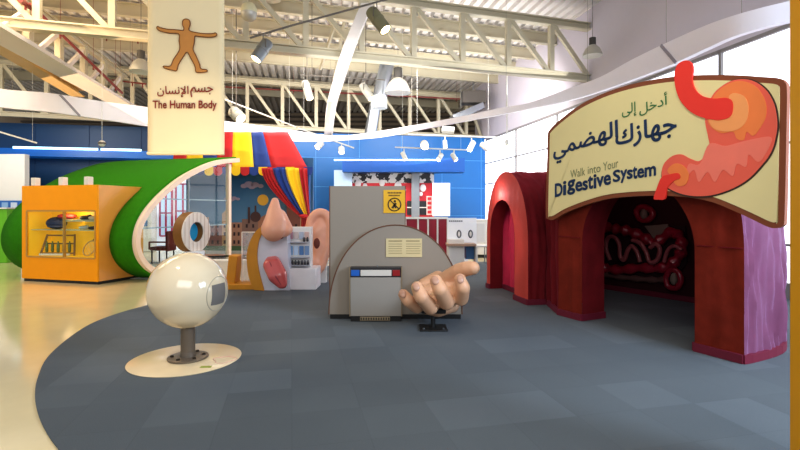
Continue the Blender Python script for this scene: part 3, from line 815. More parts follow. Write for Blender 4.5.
def disc(c, r, n=16): return [(c[0] + r * math.cos(2 * math.pi * i / n), c[1] + r * math.sin(2 * math.pi * i / n)) for i in range(n)]
VT = lambda Y0: (lambda a, b, d: Vector((a, Y0 - d, b)))
for (cx_, cy_, sc) in ((252, 186, 1), (232, 199, .7), (285, 198, .6)):
    q = at(cx_, cy_, MY); mb = MB()
    for dx, dz, r in ((-.25, 0, .1), (-.1, .07, .14), (.1, .05, .12), (.27, 0, .09), (0, -.02, .12)):
        mb.prism([(a, (b - q.z) * .7 + q.z) for a, b in disc((q.x + dx * sc, q.z + dz * sc), r * sc)], VT(MY), .002, .012 + abs(dx) * .01)
    obj('painted_cloud', mb, mat('cloud_mauve', '#9b8fa6', .8), t, smooth=False)
q = at(263, 200, MY); obj('painted_moon', MB().prism(disc((q.x, q.z), .17, 24), VT(MY), .002, .02), mat('moon_gold', '#d9a93c', .6), t, smooth=False)
q = at(256, 212, MY)
obj('painted_dome', MB().prism(disc((q.x, q.z - .15), .16), VT(MY), .03, .05).box((q.x, MY - .05, q.z + .05), (.05, .02, .3)).box((q.x - .2, MY - .05, q.z - .1), (.06, .02, .5)), mat('dome_brown', '#4c3434', .8), t, smooth=False)

# canopy: stripes sloping
CYY = 14.0
redc = mat('red_cloth_bright', '#bb1f26', .7, sheen=.2); yelc = mat('yellow_cloth', '#f0c81c', .7, sheen=.2); bluc = mat('blue_cloth', '#1f3f8a', .7, sheen=.2)
t = thing('striped_canopy', 'red, yellow and blue striped fabric canopy with a scalloped edge', 'canopy', at(240, 150, CYY))
st = [(172, 186, redc), (186, 203, yelc), (203, 217, bluc), (217, 232, redc), (232, 254, yelc), (254, 272, bluc), (272, 308, redc)]
tops = {172: 176, 186: 188, 203: 203, 217: 217, 232: 233, 254: 251, 272: 263, 308: 288}
for a, b, m_ in st:
    def fn(u, v, a=a, b=b):
        xa = tops[a] + (a - tops[a]) * v; xb = tops[b] + (b - tops[b]) * v
        yy = 132 + (169 - 132) * v
        q = at(xa + (xb - xa) * u, yy, CYY + .55 * (1 - v)); q.y += .02 * math.sin(u * 6.3); return q
    obj('stripe', MB().grid(fn, 6, 8), m_, t, solid=.01)
sc_cols = [yelc, redc, bluc]
k = 0
for x in range(178, 308, 9):
    q = at(x + 4, 168, CYY - .04); r = 4.6 / F * CYY
    pl = [(q.x - r, q.z + .03), (q.x - r, q.z - .1)] + [(q.x - r * math.cos(a), q.z - .1 - r * .95 * math.sin(a)) for a in [math.pi * i / 8 for i in range(1, 8)]] + [(q.x + r, q.z - .1), (q.x + r, q.z + .03)]
    obj('scallop', MB().prism(pl, VT(CYY - .04), 0, .012), sc_cols[k % 3], t, smooth=False); k += 1
obj('canopy_frame', MB().beam(at(172, 169, CYY + .05), at(308, 169, CYY + .05), .05, .05), whitem, t, smooth=False)
# posts
for x in (309,):
    q = at(x, 200, CYY + .1); obj('corner_post', MB().tube([Vector((q.x, q.y, 0)), Vector((q.x, q.y, at(0, 168, CYY).z))], .04, 10), mat('post_blue', '#2b62a8', .4), t)
# curtain swags
t = thing('stage_curtain', 'red, blue and yellow curtain gathered to the side under the canopy', 'curtain', at(300, 215, CYY))
sw = [(262, 267, redc), (267, 272, redc), (272, 285, bluc), (285, 299, yelc), (299, 307, redc)]
def swagx(x, v):
    # top x -> gathers at x=305, y=216
    gx = 300 + (x - 262) / 45 * 10
    k_ = v ** (1.9 if x < 272 else 1.5 if x < 290 else 1.2)
    return x + (gx - x) * k_
for a, b, m_ in sw:
    def fn(u, v, a=a, b=b):
        x0 = swagx(a, v); x1 = swagx(b, v); ylen = 168 + (216 - 168) * v
        if a < 272: ylen = 168 + 48 * v - 2 * math.sin(math.pi * v)
        q = at(x0 + (x1 - x0) * u, ylen, CYY - .12 - .0 * v); q.y += .05 * math.sin(u * 12 + a); return q
    obj('drape', MB().grid(fn, 12, 16), m_, t, solid=.012)
def fn(u, v):
    w = 5 + 5 * v; q = at(304 - w / 2 + w * u + 2 * v, 215 + 30 * v, CYY - .12); q.y += .06 * math.sin(u * 20); return q
obj('drape', MB().grid(fn, 16, 8), redc, t, solid=.012)
obj('tie', MB().ell(at(304, 216, CYY - .14), (.15, .09, .06)), redc, t)

# glazed partition seen through tunnel glass
PY = 17.2
p0, p1 = at(128, 250, PY), at(192, 250, PY)
t = thing('glazed_partition', 'white partition with pink framed windows seen through the tunnel glass', 'partition', ((p0.x + p1.x) / 2, PY, 0))
zt_ = at(0, 163, PY).z
obj('panel', MB().box(((p0.x + p1.x) / 2, PY + .05, zt_ / 2), (p1.x - p0.x, .1, zt_)), mat('partition_white', '#e6ecf8', .5, emit=.45), t, smooth=False)  # emission added to the white panel so it looks brighter
pk = mat('pink_frame', '#c94a72', .4)
for x0, x1, y0, y1 in ((176, 190, 184, 238), (160, 172, 190, 236)):
    a, b = at(x0, y1, PY - .03), at(x1, y0, PY - .03)
    mb = MB()
    for xx in (a.x, (a.x + b.x) / 2, b.x): mb.box((xx, PY - .03, (a.z + b.z) / 2), (.06, .05, b.z - a.z))
    for zz in (a.z, (a.z + b.z) / 2, b.z): mb.box(((a.x + b.x) / 2, PY - .03, zz), (b.x - a.x, .05, .05))
    w = obj('window', mb, pk, t, smooth=False)
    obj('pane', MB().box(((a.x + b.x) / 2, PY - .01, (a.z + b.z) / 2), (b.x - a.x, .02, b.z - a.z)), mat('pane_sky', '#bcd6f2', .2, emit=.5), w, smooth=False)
a = at(142, 215, PY - .4)
t = thing('white_console', 'white console with small blue panels behind the tunnel glass', 'console', (a.x, PY - .4, 0))
obj('body', MB().box((a.x, PY - .5, .8), (1.0, .4, 1.6)), whitem, t, bevel=.03)
for k in range(4): obj('panel', MB().box((a.x - .3 + k * .2, PY - .72, 1.0), (.12, .03, .2)), mat('console_blue', '#6f98c8', .4), t, smooth=False)
# brown chair
a = fl(165, 262); a = Vector(((163 - CX) / F * 13.0, 13.0, 0))
t = thing('armchair', 'dark red brown chair seen through the tunnel glass left of the ring', 'chair', a)
rb = mat('maroon_leather', '#6d2a22', .5)
obj('seat', MB().box(a + Vector((0, 0, .42)), (.5, .5, .1)), rb, t, bevel=.03)
obj('backrest', MB().box(a + Vector((.22, .0, .62)), (.08, .5, .55)), rb, t, bevel=.03)
for sx in (-.2, .2):
    for sy in (-.2, .2): obj('leg', MB().tube([a + Vector((sx, sy, 0)), a + Vector((sx, sy, .4))], .02, 8), blackm, t)
obj('armrest', MB().beam(a + Vector((-.25, -.24, .6)), a + Vector((.2, -.24, .6)), .05, .04).beam(a + Vector((-.25, -.24, .4)), a + Vector((-.25, -.24, .6)), .04, .04), rb, t, smooth=False)

# low white wall behind the bench
a, b = fl(200, 283), fl(262, 283)
t = thing('low_wall', 'low white plinth with a dark rail behind the yellow bench', 'plinth', ((a.x + b.x) / 2, a.y, 0))
obj('body', MB().box(((a.x + b.x) / 2, a.y + .3, .22), (b.x - a.x, .3, .44)), whitem, t, bevel=.02)
obj('rail', MB().beam(Vector((a.x, a.y + .1, .52)), Vector((b.x, a.y + .1, .56)), .03, .03).beam(Vector((a.x + .1, a.y + .1, .4)), Vector((a.x + .1, a.y + .1, .54)), .03, .03).beam(Vector((b.x - .1, a.y + .1, .4)), Vector((b.x - .1, a.y + .1, .54)), .03, .03), blackm, t, smooth=False)

# ================================================================ SENSE EXHIBITS
ywood = mat('golden_ply', '#cf9128', .45, var=.12, scale=4); facew = mat('face_white', '#dfe3f0', .4)
skin = mat('model_skin', '#e8ac90', .42, var=.08, scale=5, coat=.15, sss=.05)
SY = 8.55
# eye ring
RY = 7.8
c = at(197, 232, RY); RANG = -50; rout = 20 / F * RY; rin = 10 / F * RY
yaw = math.radians(-48)  # face normal turned right of the viewer
nf = Vector((math.sin(math.radians(25)), -math.cos(math.radians(25)), 0))
nf = Vector((.42, -.9, 0)).normalized()
vdir = Vector((c.x, c.y, 0)).normalized()
# want apparent width ratio .62
ratio = .62; an = math.acos(ratio); base = -vdir; nf = Matrix.Rotation(math.radians(-RANG), 3, 'Z') @ base
M = nf.to_track_quat('Z', 'Y').to_matrix(); depth = .19
t = thing('eye_ring', 'wooden ring with white planked face standing behind the white ball', 'exhibit', (c.x, c.y, 0))
a_ = c - nf * depth
mb = MB(); o0 = 0; n = 40
prf = [(rin, 0), (rout, 0), (rout, depth - .02), (rin, depth - .02)]
for r, z in prf:
    for k in range(n):
        a = 2 * math.pi * k / n; mb.v.append(M @ Vector((r * math.cos(a), r * math.sin(a), z)) + a_)
for i in range(4):
    for k in range(n): mb.f.append([i * n + k, i * n + (k + 1) % n, ((i + 1) % 4) * n + (k + 1) % n, ((i + 1) % 4) * n + k])
obj('ring_body', mb, mat('ring_brown', '#8a5a1c', .5, var=.2), t)
mb = MB(); prf = [(rin, depth - .02), (rout, depth - .02), (rout, depth), (rin, depth)]
for r, z in prf:
    for k in range(n):
        a = 2 * math.pi * k / n; mb.v.append(M @ Vector((r * math.cos(a), r * math.sin(a), z)) + a_)
for i in range(4):
    for k in range(n): mb.f.append([i * n + k, i * n + (k + 1) % n, ((i + 1) % 4) * n + (k + 1) % n, ((i + 1) % 4) * n + k])
obj('ring_face', mb, mat('ring_white', '#f0e4d4', .5), t)
sx = M @ Vector((1, 0, 0)); 
hx = Vector((-nf.y, nf.x, 0))
mb = MB()
for k in range(-3, 4):
    xx = k * rout / 3.6
    for sg in (-1, 1):
        y1 = math.sqrt(max(0, rout ** 2 - xx ** 2)); y0 = math.sqrt(max(0, rin ** 2 - xx ** 2)) if abs(xx) < rin else 0
        if y1 - y0 > .03:
            mb.beam(c + hx * xx + Vector((0, 0, sg * y0 * 1.02)) + nf * .002, c + hx * xx + Vector((0, 0, sg * y1 * .98)) + nf * .002, .008, .004)
obj('plank_joint', mb, mat('plank_brown', '#b08a66', .6), t, smooth=False)
obj('blue_lens', MB().lathe([(.001, .05), (rin * .98, .05), (rin * .98, .07), (.001, .07)], a_, 28, M), mat('cyan_lens', '#2aa0cc', .2), t)
obj('pedestal', MB().box((a_.x + nf.x * .15, a_.y + nf.y * .15, (c.z - rout) / 2 + .01), (.3, .3, c.z - rout + .02), rz=0.4), whitem, t, bevel=.02)

# face profile: crescent + white face panel
t = thing('face_profile', 'golden edged white crescent panel behind the nose and tongue', 'exhibit', at(258, 255, SY))
outer = [(268, 224), (258, 229), (251, 239), (247, 252), (247, 265), (249, 278), (254, 290)]
inner_ = [(268, 226), (262, 233), (258, 244), (257, 258), (259, 272), (264, 291)]
o3 = catmull([tuple(at(x, y, SY)[i] for i in (0, 2)) for x, y in outer], 5); i3 = catmull([tuple(at(x, y, SY)[i] for i in (0, 2)) for x, y in inner_], 6)
o3 = [(x, max(z, .013)) for x, z in o3]; i3 = [(x, max(z, .013)) for x, z in i3]
obj('golden_edge', MB().prism(o3 + i3[::-1], VT(SY), -.35, .0), ywood, t, angle=25)
fpnl = i3 + [(at(0 + 289, 291, SY).x, .013), (at(286, 226, SY).x, at(286, 226, SY).z)]
obj('white_panel', MB().prism(fpnl, VT(SY), -.3, -.04), facew, t, smooth=False)
# yellow bench
a, b = fl(227, 289), fl(265, 291)
t = thing('yellow_bench', 'golden plywood step with an upright beside the crescent panel', 'bench', (a.x, a.y, 0))
obj('base', MB().box(((a.x + b.x) / 2, a.y + .1, .06), (b.x - a.x, .5, .1)), ywood, t, bevel=.01)
q = at(232.5, 272, a.y)
M_ = Matrix.Rotation(math.radians(6), 3, 'Y')
obj('upright', MB().box((q.x, a.y + .1, .36), (.17, .3, .54), M=M_), ywood, t, bevel=.015)
t = thing('acrylic_box', 'clear acrylic box on the golden step left of the crescent', 'box', (at(246, 270, 8.9).x, 8.9, .11))
q0, q1 = at(243, 232, 9.0), at(256, 232, 9.0)
obj('walls', MB().box(((q0.x + q1.x) / 2, 9.05, (q0.z + .12) / 2), (q1.x - q0.x, .2, q0.z - .12)), mat('acrylic', '#e6eef6', .1, alpha=.28), t, smooth=False)
obj('rim', MB().beam(Vector((q0.x, 8.94, q0.z)), Vector((q1.x, 8.94, q0.z)), .02, .02).beam(Vector((q0.x, 8.94, q0.z)), Vector((q0.x, 8.94, .12)), .02, .02), whitem, t, smooth=False)
# nose
px1 = SY / F
def N_(x, y, dy=0): q = at(x, y, SY - .15); q.y += dy; return q
def nose_extra(mb): pass
nose = blob('nose', [
    [(N_(273.5, 201, .1), .07), (N_(274, 212, .02), .13), (N_(276, 223, -.08), .19), (N_(276, 230, -.16), .2)],
    [(N_(270, 215, .12), .1), (N_(268, 229, .08), .15)], [(N_(279, 215, .12), .1), (N_(284, 229, .08), .14)],
    [(N_(267.5, 232, .0), .11), (N_(270, 234, -.05), .09)], [(N_(284.5, 231, .0), .11), (N_(282, 233, -.05), .09)],
    [(N_(276, 232, -.2), .13), (N_(276, 234, -.1), .09)]], skin, voxel=.018, sm=10)
tag(nose, 'giant peach coloured nose model mounted on the crescent panel', 'nose')
nos = MB()
for x in (270.5, 281.5): nos.ell(N_(x, 237.2, -.12), (.06, .1, .03), n=8)
obj('nostril', nos, mat('nostril_dark', '#6e3328', .7), nose)
# tongue
def T_(x, y, dy=0): q = at(x, y, SY - .25); q.y += dy; return q
tng = mat('tongue_pink', '#cf6464', .3, var=.1, coat=.4, sss=.05)
tongue = blob('tongue', [
    [(T_(267.5, 262, .15), .09), (T_(269.5, 265.5, .02), .12), (T_(276.5, 275.5, -.08), .128), (T_(283, 284, -.1), .075)],
    [(T_(272.5, 261.5, .15), .09), (T_(275, 265, .02), .12), (T_(281, 274.5, -.07), .128), (T_(284.5, 283.5, -.1), .078)]], tng, voxel=.015, sm=30)
tag(tongue, 'giant pink tongue model hanging down from the crescent panel', 'tongue')
obj('groove', MB().tube([T_(271, 261, -.085), T_(273.5, 266.5, -.112), T_(279, 275.5, -.198), T_(283.5, 283, -.178)], [.006, .012, .012, .005], 8), mat('tongue_dark', '#a04450', .4), tongue)
# display unit
DY = 8.9
a = at(290, 284, DY); 
t = thing('display_unit', 'white display unit with small framed pictures between nose and ear', 'display', (at(298, 270, DY).x, DY, 0))
x0, x1 = at(285.5, 0, DY).x, at(311, 0, DY).x; z0, z1 = at(0, 267, DY).z, at(0, 227, DY).z
obj('back_board', MB().box(((x0 + x1) / 2, DY + .1, (z0 + z1) / 2), (x1 - x0, .2, z1 - z0)), whitem, t, bevel=.01)
x2, x3 = at(288.5, 0, DY).x, at(318, 0, DY).x
obj('base', MB().box(((x2 + x3) / 2, DY + .05, z0 / 2), (x3 - x2, .55, z0)), mat('base_white', '#ece9ea', .4), t, bevel=.015)
for r_, (ya, yb_, cols) in enumerate((((232), 239, ['#c89aa6', '#d9c9c4', '#b9c4d6', '#d8b8b0']), ((246), 255, ['#8fb3d8', '#c4d8ec', '#5b86b8', '#7f9ec4']))):
    for k in range(4):
        q0 = at(288.5 + k * 5.4, ya, DY - .02); q1 = at(292.8 + k * 5.4, yb_, DY - .02)
        obj('picture', MB().box(((q0.x + q1.x) / 2, DY - .012, (q0.z + q1.z) / 2), (q1.x - q0.x, .02, q0.z - q1.z)), mat('picture_%d%d' % (r_, k), cols[k], .4), t, smooth=False)
for yy in (242, 257, 265):
    q0 = at(287, yy, DY); obj('shelf', MB().box(((x0 + x1) / 2, DY - .06, q0.z), (x1 - x0 - .04, .14, .015)), mat('shelf_grey', '#b7bac2', .4), t, smooth=False)
k = 0
for (yy, xs_) in ((242, (304, 307.5)), (265, (289.5, 292.5, 295.5, 298.5, 302, 305, 308))):
    for x in xs_:
        q = at(x, yy, DY - .06); q.z += .008
        o = obj('specimen_jar', MB().lathe([(.018, 0), (.022, .01), (.022, .055), (.012, .07), (.012, .085)], q, 10), mat('jar_dark', '#3c3a40', .3))
        tag(o, 'small dark specimen jar on a shelf of the white display unit', 'jar', 'specimen jars on the display unit'); k += 1
# ear
EY = 9.4
def E_(x, y, dy=0): q = at(x, y, EY); q.y += dy; return q
def ear_extra(mb): pass
hel = catmull([(311, 236), (310, 226), (313, 217), (319, 212.5), (326, 214), (330.5, 222), (331, 234), (329, 246), (325, 257), (322, 266), (317, 271), (312.5, 268), (312, 260)], 3)
ear = blob('ear', [[(E_(x, y, -.05), .085 if i < 30 else .1) for i, (x, y) in enumerate(hel)],
                   [(E_(317, 232, .06), .2), (E_(321, 227, .08), .2), (E_(321, 245, .08), .21), (E_(317, 262, .05), .16)], [(E_(321, 222, .06), .14), (E_(326, 228, .06), .14), (E_(325, 240, .06), .15)],
                   [(E_(315.5, 241, -.02), .07), (E_(319, 228, -.05), .06), (E_(324.5, 226, -.05), .055), (E_(325, 240, -.05), .055), (E_(320, 252, -.04), .07)],
                   [(E_(316, 262, -.02), .13), (E_(317, 268, -.02), .1)]], skin, voxel=.02, sm=8)
tag(ear, 'giant peach coloured ear model right of the white display unit', 'ear')
obj('ear_canal', MB().ell(E_(318, 243, -.1), (.07, .05, .11), n=8), mat('nostril_dark', '#6e3328', .7), ear)
eq = E_(319, 262, .15); obj('stand', MB().box((eq.x, eq.y, eq.z / 2), (.25, .15, eq.z)), whitem, ear)

# ================================================================ WHITE BALL
BYY = 4.66
bc = at(187, 290, BYY); R_ = .372
fc = fl(187, 361)
t = thing('white_ball_exhibit', 'big white ball on a grey post bolted to the carpet', 'exhibit', (fc.x, BYY, .012))
ballm = mat('ball_gloss', '#e4d6b8', .12, var=.02, coat=.7)
bc = Vector((fc.x, BYY, bc.z))
obj('ball', MB().ell(bc, (R_, R_, R_), n=32), ballm, t)
pole = mat('grey_post', '#7a6f62', .35, metal=.4)
obj('post', MB().tube([Vector((fc.x, BYY, .03)), Vector((fc.x, BYY, bc.z - R_ * .97))], .068, 24), pole, t)
obj('flange', MB().lathe([(.185, .022), (.19, .03), (.19, .042), (.175, .048), (.075, .048), (.07, .09)], (fc.x, BYY, 0), 36), pole, t)
for k in range(6):
    a = k * math.pi / 3 + .3; obj('bolt', MB().lathe([(.018, .046), (.018, .058), (.01, .062)], (fc.x + .145 * math.cos(a), BYY + .145 * math.sin(a), 0), 8), mat('bolt_dark', '#3a352f', .4, metal=.6), t)
# viewing port: circle rim + grey patch hugging the ball
vw = -Vector((bc.x, bc.y, 0)).normalized()
pn = (Matrix.Rotation(math.radians(52), 3, 'Z') @ vw)
right = Vector((-vw.y, vw.x, 0))
if right.x < 0: right = -right
pn = (vw * .62 + right * .8 + Vector((0, 0, -.06))).normalized()
pu = Vector((0, 0, 1)).cross(pn).normalized(); pv = pn.cross(pu)
def onball(a, b, r=1.0): return bc + (pn + pu * a + pv * b).normalized() * R_ * r
obj('port_rim', MB().tube([onball(.5 * math.cos(2 * math.pi * k / 40), .5 * math.sin(2 * math.pi * k / 40), 1.0) for k in range(41)], .004, 6, cap=False), mat('port_line', '#b5aa96', .4), t)
obj('viewing_window', MB().grid(lambda u, v: onball(-.33 + .55 * u, -.28 + .56 * v, 1.006), 10, 10), mat('window_grey', '#7f7c78', .25), t)
# floor disc
t2 = MB().lathe([(.001, 0), (.518, 0), (.522, .006), (.514, .010), (.001, .010)], (fl(185, 361).x, 4.66, .012), 64)
o = obj('floor_disc', t2, mat('disc_cream', '#e6d3ae', .3, var=.06, coat=.3)); tag(o, 'round cream floor disc under the post of the white ball', 'floor disc')
q = fl(206, 367, .022)
obj('green_sticker', MB().box(q + Vector((0, 0, .002)), (.1, .05, .002), rz=.1), mat('sticker_green', '#9aa646', .6), o, smooth=False)
q = fl(224, 360, .022)
st_ = catmull([(q.x + .1 * math.cos(a) * (1 + .3 * math.sin(3 * a)), q.y + .1 * math.sin(a)) for a in [2 * math.pi * k / 12 for k in range(12)]], 3, closed=True)
obj('pink_sketch', MB().tube([Vector((a, b, .023)) for a, b in st_ + [st_[0]]], .003, 5, cap=False), mat('sketch_pink', '#e0a89c', .6), o)

# ================================================================ GREY PANELS
grey = mat('grey_laminate', '#938a7e', .45, var=.03, scale=2); brown = mat('edge_brown', '#6e4630', .5)
PYY = 6.45
t = thing('grey_panel', 'tall grey rectangular panel with a yellow warning sign', 'panel', at(368, 319, PYY))
a, b = at(330, 186, PYY), at(405, 186, PYY)
obj('board', MB().box(((a.x + b.x) / 2, PYY + .1, (.08 + a.z) / 2), (b.x - a.x, .2, a.z - .08)), grey, t, bevel=.006)
obj('edge_strip', MB().box((a.x - .004, PYY + .1, (.08 + a.z) / 2), (.012, .2, a.z - .08)).box((b.x + .004, PYY + .1, (.08 + a.z) / 2), (.012, .2, a.z - .08)), brown, t, smooth=False)
obj('plinth', MB().box(((a.x + b.x) / 2, PYY + .1, .046), (b.x - a.x - .02, .17, .068)), blackm, t, smooth=False)
# warning sign
s0, s1 = at(383.5, 213, PYY), at(405, 190, PYY)
sgt = obj('warning_sign', MB().box(((s0.x + s1.x) / 2, PYY - .006, (s0.z + s1.z) / 2), (s1.x - s0.x, .01, s1.z - s0.z)), mat('sign_yellow', '#e2b01e', .4), t, smooth=False)
cc = at(394.5, 204.5, PYY - .014); rr = 6.3 / F * PYY
obj('circle_mark', MB().tube([cc + Vector((rr * math.cos(a), 0, rr * math.sin(a))) for a in [2 * math.pi * k / 28 for k in range(29)]], .008, 6, cap=False)
    .beam(cc + Vector((-rr * .7, 0, rr * .7)), cc + Vector((rr * .7, 0, -rr * .7)), .006, .014)
    .beam(cc + Vector((-.03, 0, -.05)), cc + Vector((.02, 0, .02)), .006, .03).beam(cc + Vector((.02, 0, -.05)), cc + Vector((-.01, 0, .0)), .006, .02)
    .ell(cc + Vector((.005, 0, .045)), (.016, .006, .016), n=6), mat('sign_black', '#3b2d10', .5), sgt)
VP = VT(PYY)
for y0, y1, xa, xb in ((192, 193.6, 387.5, 401.5), (194.8, 196.2, 388.5, 400)):
    p0_, p1_ = at(xa, y1, PYY), at(xb, y0, PYY)
    mb = MB(); nn = 9
    for k in range(nn):
        xx = p0_.x + (p1_.x - p0_.x) * (k + .5) / nn; mb.box((xx, PYY - .013, (p0_.z + p1_.z) / 2), ((p1_.x - p0_.x) / nn * .7, .003, (p1_.z - p0_.z)))
    obj('lettering', mb, mat('sign_ink', '#6a5118', .6), sgt, smooth=False)
# half round panel
HY = 6.36
t = thing('half_round_panel', 'grey half round panel with brown edge and a cream notice', 'panel', at(395, 319, HY))
cx0 = at(395.5, 0, HY).x; rx = 66.5 / F * HY; top = at(0, 225, HY).z
arc = [(cx0 - rx * math.cos(math.pi * k / 48), .075 + (top - .075) * math.sin(math.pi * k / 48) ** .92) for k in range(49)]
obj('board', MB().prism(arc, VT(HY), -.085, 0), grey, t, angle=30)
mb = MB()
obj('edge_band', MB().tube([Vector((x, HY - .002, z)) for x, z in arc], .0085, 6), brown, t)
obj('plinth', MB().box((cx0, HY + .045, .043), (2 * rx - .03, .07, .062)), blackm, t, smooth=False)
s0, s1 = at(386, 257, HY), at(422, 238.5, HY)
nt_ = obj('notice', MB().box(((s0.x + s1.x) / 2, HY - .006, (s0.z + s1.z) / 2), (s1.x - s0.x, .01, s1.z - s0.z)), mat('notice_cream', '#cdbf94', .5), t, smooth=False)
mb = MB(); random.seed(5)
for y in (241, 244, 246.3, 248.6, 250.9, 253.2):
    for xa, xb in ((388.5, 401.5), (406, 419.5)):
        x = xa + random.uniform(0, 2)
        while x < xb:
            w = random.uniform(.9, 2.2)
            x += w
        q0_, q1_ = at(xa, y, HY - .012), at(x, y, HY - .012); obj('print_line', MB().box((q0_ + q1_) / 2, ((q1_ - q0_).x, .003, .008 if y > 241.5 else .016)), mat('notice_ink', '#9a8b66', .6), nt_, smooth=False)
# box in front
BY = 6.2
t = thing('button_box', 'grey box with blue, white and red strip in front of half round panel', 'box', (at(376, 320, BY).x, BY, .012))
a, b = at(349.5, 268, BY), at(402, 268, BY); zb, zs, ztp = .085, at(0, 277.5, BY).z, at(0, 267.5, BY).z
xm = (a.x + b.x) / 2
obj('body', MB().box((xm, BY + .07, (zb + zs) / 2), (b.x - a.x - .02, .13, zs - zb)), mat('grey_box', '#98938b', .4, var=.02), t, bevel=.004)
obj('side_trim', MB().box((a.x + .004, BY + .07, (zb + ztp) / 2), (.012, .15, ztp - zb)).box((b.x - .004, BY + .07, (zb + ztp) / 2), (.012, .15, ztp - zb)), mat('trim_tan', '#8b7a60', .5), t, smooth=False)
obj('strip_housing', MB().box((xm, BY + .075, (zs + ztp) / 2), (b.x - a.x - .02, .135, ztp - zs)), mat('housing_dark', '#2c2a2b', .4), t, bevel=.004)
for x0, x1, cm, nm in ((351, 359.5, '#2463b5', 'blue'), (360.5, 391.5, '#cfcbc2', 'white'), (392.5, 400, '#8e1f22', 'red')):
    q0, q1 = at(x0, 276, BY), at(x1, 270, BY)
    obj('light_bar', MB().box(((q0.x + q1.x) / 2, BY + .004, (q0.z + q1.z) / 2), (q1.x - q0.x, .02, q1.z - q0.z)), mat('bar_' + nm, cm, .3), t, smooth=False, bevel=.004)['label'] = nm + ' light bar'
obj('plinth', MB().box((xm, BY + .07, .05), (b.x - a.x - .03, .11, .075)), blackm, t, smooth=False)
mb = MB()
q0, q1 = at(360, 321.5, BY), at(390, 316.5, BY)
obj('vent_plate', MB().box(((q0.x + q1.x) / 2, BY + .008, .052), (q1.x - q0.x, .012, .05)), mat('vent_tan', '#8f8168', .5), t, smooth=False)
for k in range(12): mb.box((q0.x + (q1.x - q0.x) * (k + .5) / 12, BY - .0, .052), (.014, .008, .03))
obj('vent_slots', mb, blackm, t, smooth=False)
obj('key_knob', MB().lathe([(.008, 0), (.008, .03), (.001, .03)], (xm + .02, BY + .05, ztp), 10), silver, t)

# ================================================================ HAND
def Hd(x, y, Y): return at(x, y, Y)
skin2 = mat('hand_skin', '#d3a684', .5, var=.14, scale=7, bump=.12, bscale=22, sss=.04)
hand = blob('giant_hand', [
    [(Hd(429, 298, 5.95), .09), (Hd(417, 306.5, 5.62), .085), (Hd(408.5, 301, 5.5), .076), (Hd(403.5, 294.5, 5.52), .064)],
    [(Hd(438, 297, 5.9), .095), (Hd(430.5, 307, 5.52), .094), (Hd(421.5, 297, 5.36), .086), (Hd(417.2, 287.5, 5.4), .073)],
    [(Hd(449, 294, 5.9), .095), (Hd(446.5, 302, 5.52), .096), (Hd(440, 290, 5.34), .086), (Hd(436, 281, 5.38), .073)],
    [(Hd(459, 288, 5.9), .09), (Hd(461, 298, 5.56), .092), (Hd(463, 288, 5.42), .084), (Hd(460, 279.5, 5.44), .07)],
    [(Hd(436, 290, 6.2), .12), (Hd(449, 278, 6.05), .115), (Hd(459, 271, 5.9), .1), (Hd(466.5, 268.5, 5.82), .094), (Hd(473, 268, 5.76), .084)],
    [(Hd(430, 291, 6.2), .14), (Hd(452, 281, 6.1), .13)], [(Hd(422, 295, 6.1), .12), (Hd(455, 286, 6.0), .12)],
    [(Hd(425, 287, 6.2), .12), (Hd(438, 279, 6.22), .11)],
    [(Hd(430, 303, 5.8), .09), (Hd(452, 298, 5.8), .1)],
    [(Hd(426, 307, 5.85), .09), (Hd(438, 309.5, 5.85), .095), (Hd(452, 305, 5.9), .095)]], skin2, voxel=.0115, sm=6)
tag(hand, 'giant open hand model, palm up with curled fingers, on a black stand', 'hand')
nailm = mat('nail', '#b98f78', .35, coat=.2)
for (x, y, Y, tilt) in ((402.6, 293.5, 5.46, -.35), (416, 286.8, 5.33, -.3), (435.2, 280.5, 5.31, -.25), (460.4, 279, 5.375, .1)):
    Mx = Matrix.Rotation(tilt, 3, 'Y') @ Matrix.Rotation(math.radians(-28), 3, 'X')
    obj('nail', MB().ell(at(x, y, Y), (.042, .018, .055), M=Mx, n=10), nailm, hand)
sp_ = at(433, 318, 5.85)
t = thing('hand_stand', 'black metal stand under the giant hand', 'stand', (sp_.x, 5.85, .012))
obj('base_plate', MB().box((sp_.x, 5.85, .022), (.34, .3, .02)), blackm, t, bevel=.005)
obj('pole', MB().tube([Vector((sp_.x, 5.85, .03)), Vector((sp_.x, 5.85, .28))], .028, 12), blackm, t)
obj('bracket', MB().box((sp_.x, 5.88, .25), (.3, .3, .06)), blackm, t, bevel=.01)
for sx_ in (-.12, .12): obj('bolt', MB().lathe([(.012, .032), (.012, .045), (.004, .047)], (sp_.x + sx_, 5.75, 0), 8), silver, t)

# ================================================================ DIGESTIVE TUNNEL
velv = mat('rust_velvet', '#7c2b1e', .85, var=.35, scale=6, bump=.5, bscale=9, sheen=.25, sheencol='#ff9070', spec=.1)
velv2 = mat('crimson_velvet', '#74161f', .85, var=.35, scale=5, bump=.5, bscale=9, sheen=.25, sheencol='#ff7c90', spec=.2)
velv3 = mat('velvet_window_tint', '#7a4560', .75, var=.2, scale=6, bump=.2, bscale=14, sheen=.6, sheencol='#e8c8ff', spec=.3)  # same red velvet, with window light put into a mauve base colour
velvp = mat('pink_red_cloth', '#c8453a', .8, var=.15, scale=4, bump=.3, bscale=10, sheen=.3, sheencol='#ffb0a8')
kick = mat('magenta_band', '#701530', .6, sheen=.1, sheencol='#ff80b0')
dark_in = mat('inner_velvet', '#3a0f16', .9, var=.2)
dt_ = thing('fabric_tunnel', 'dark red velvet walk-in tunnel with two arched openings', 'tunnel', (3.2, 6.8, .012))
Z0 = .014
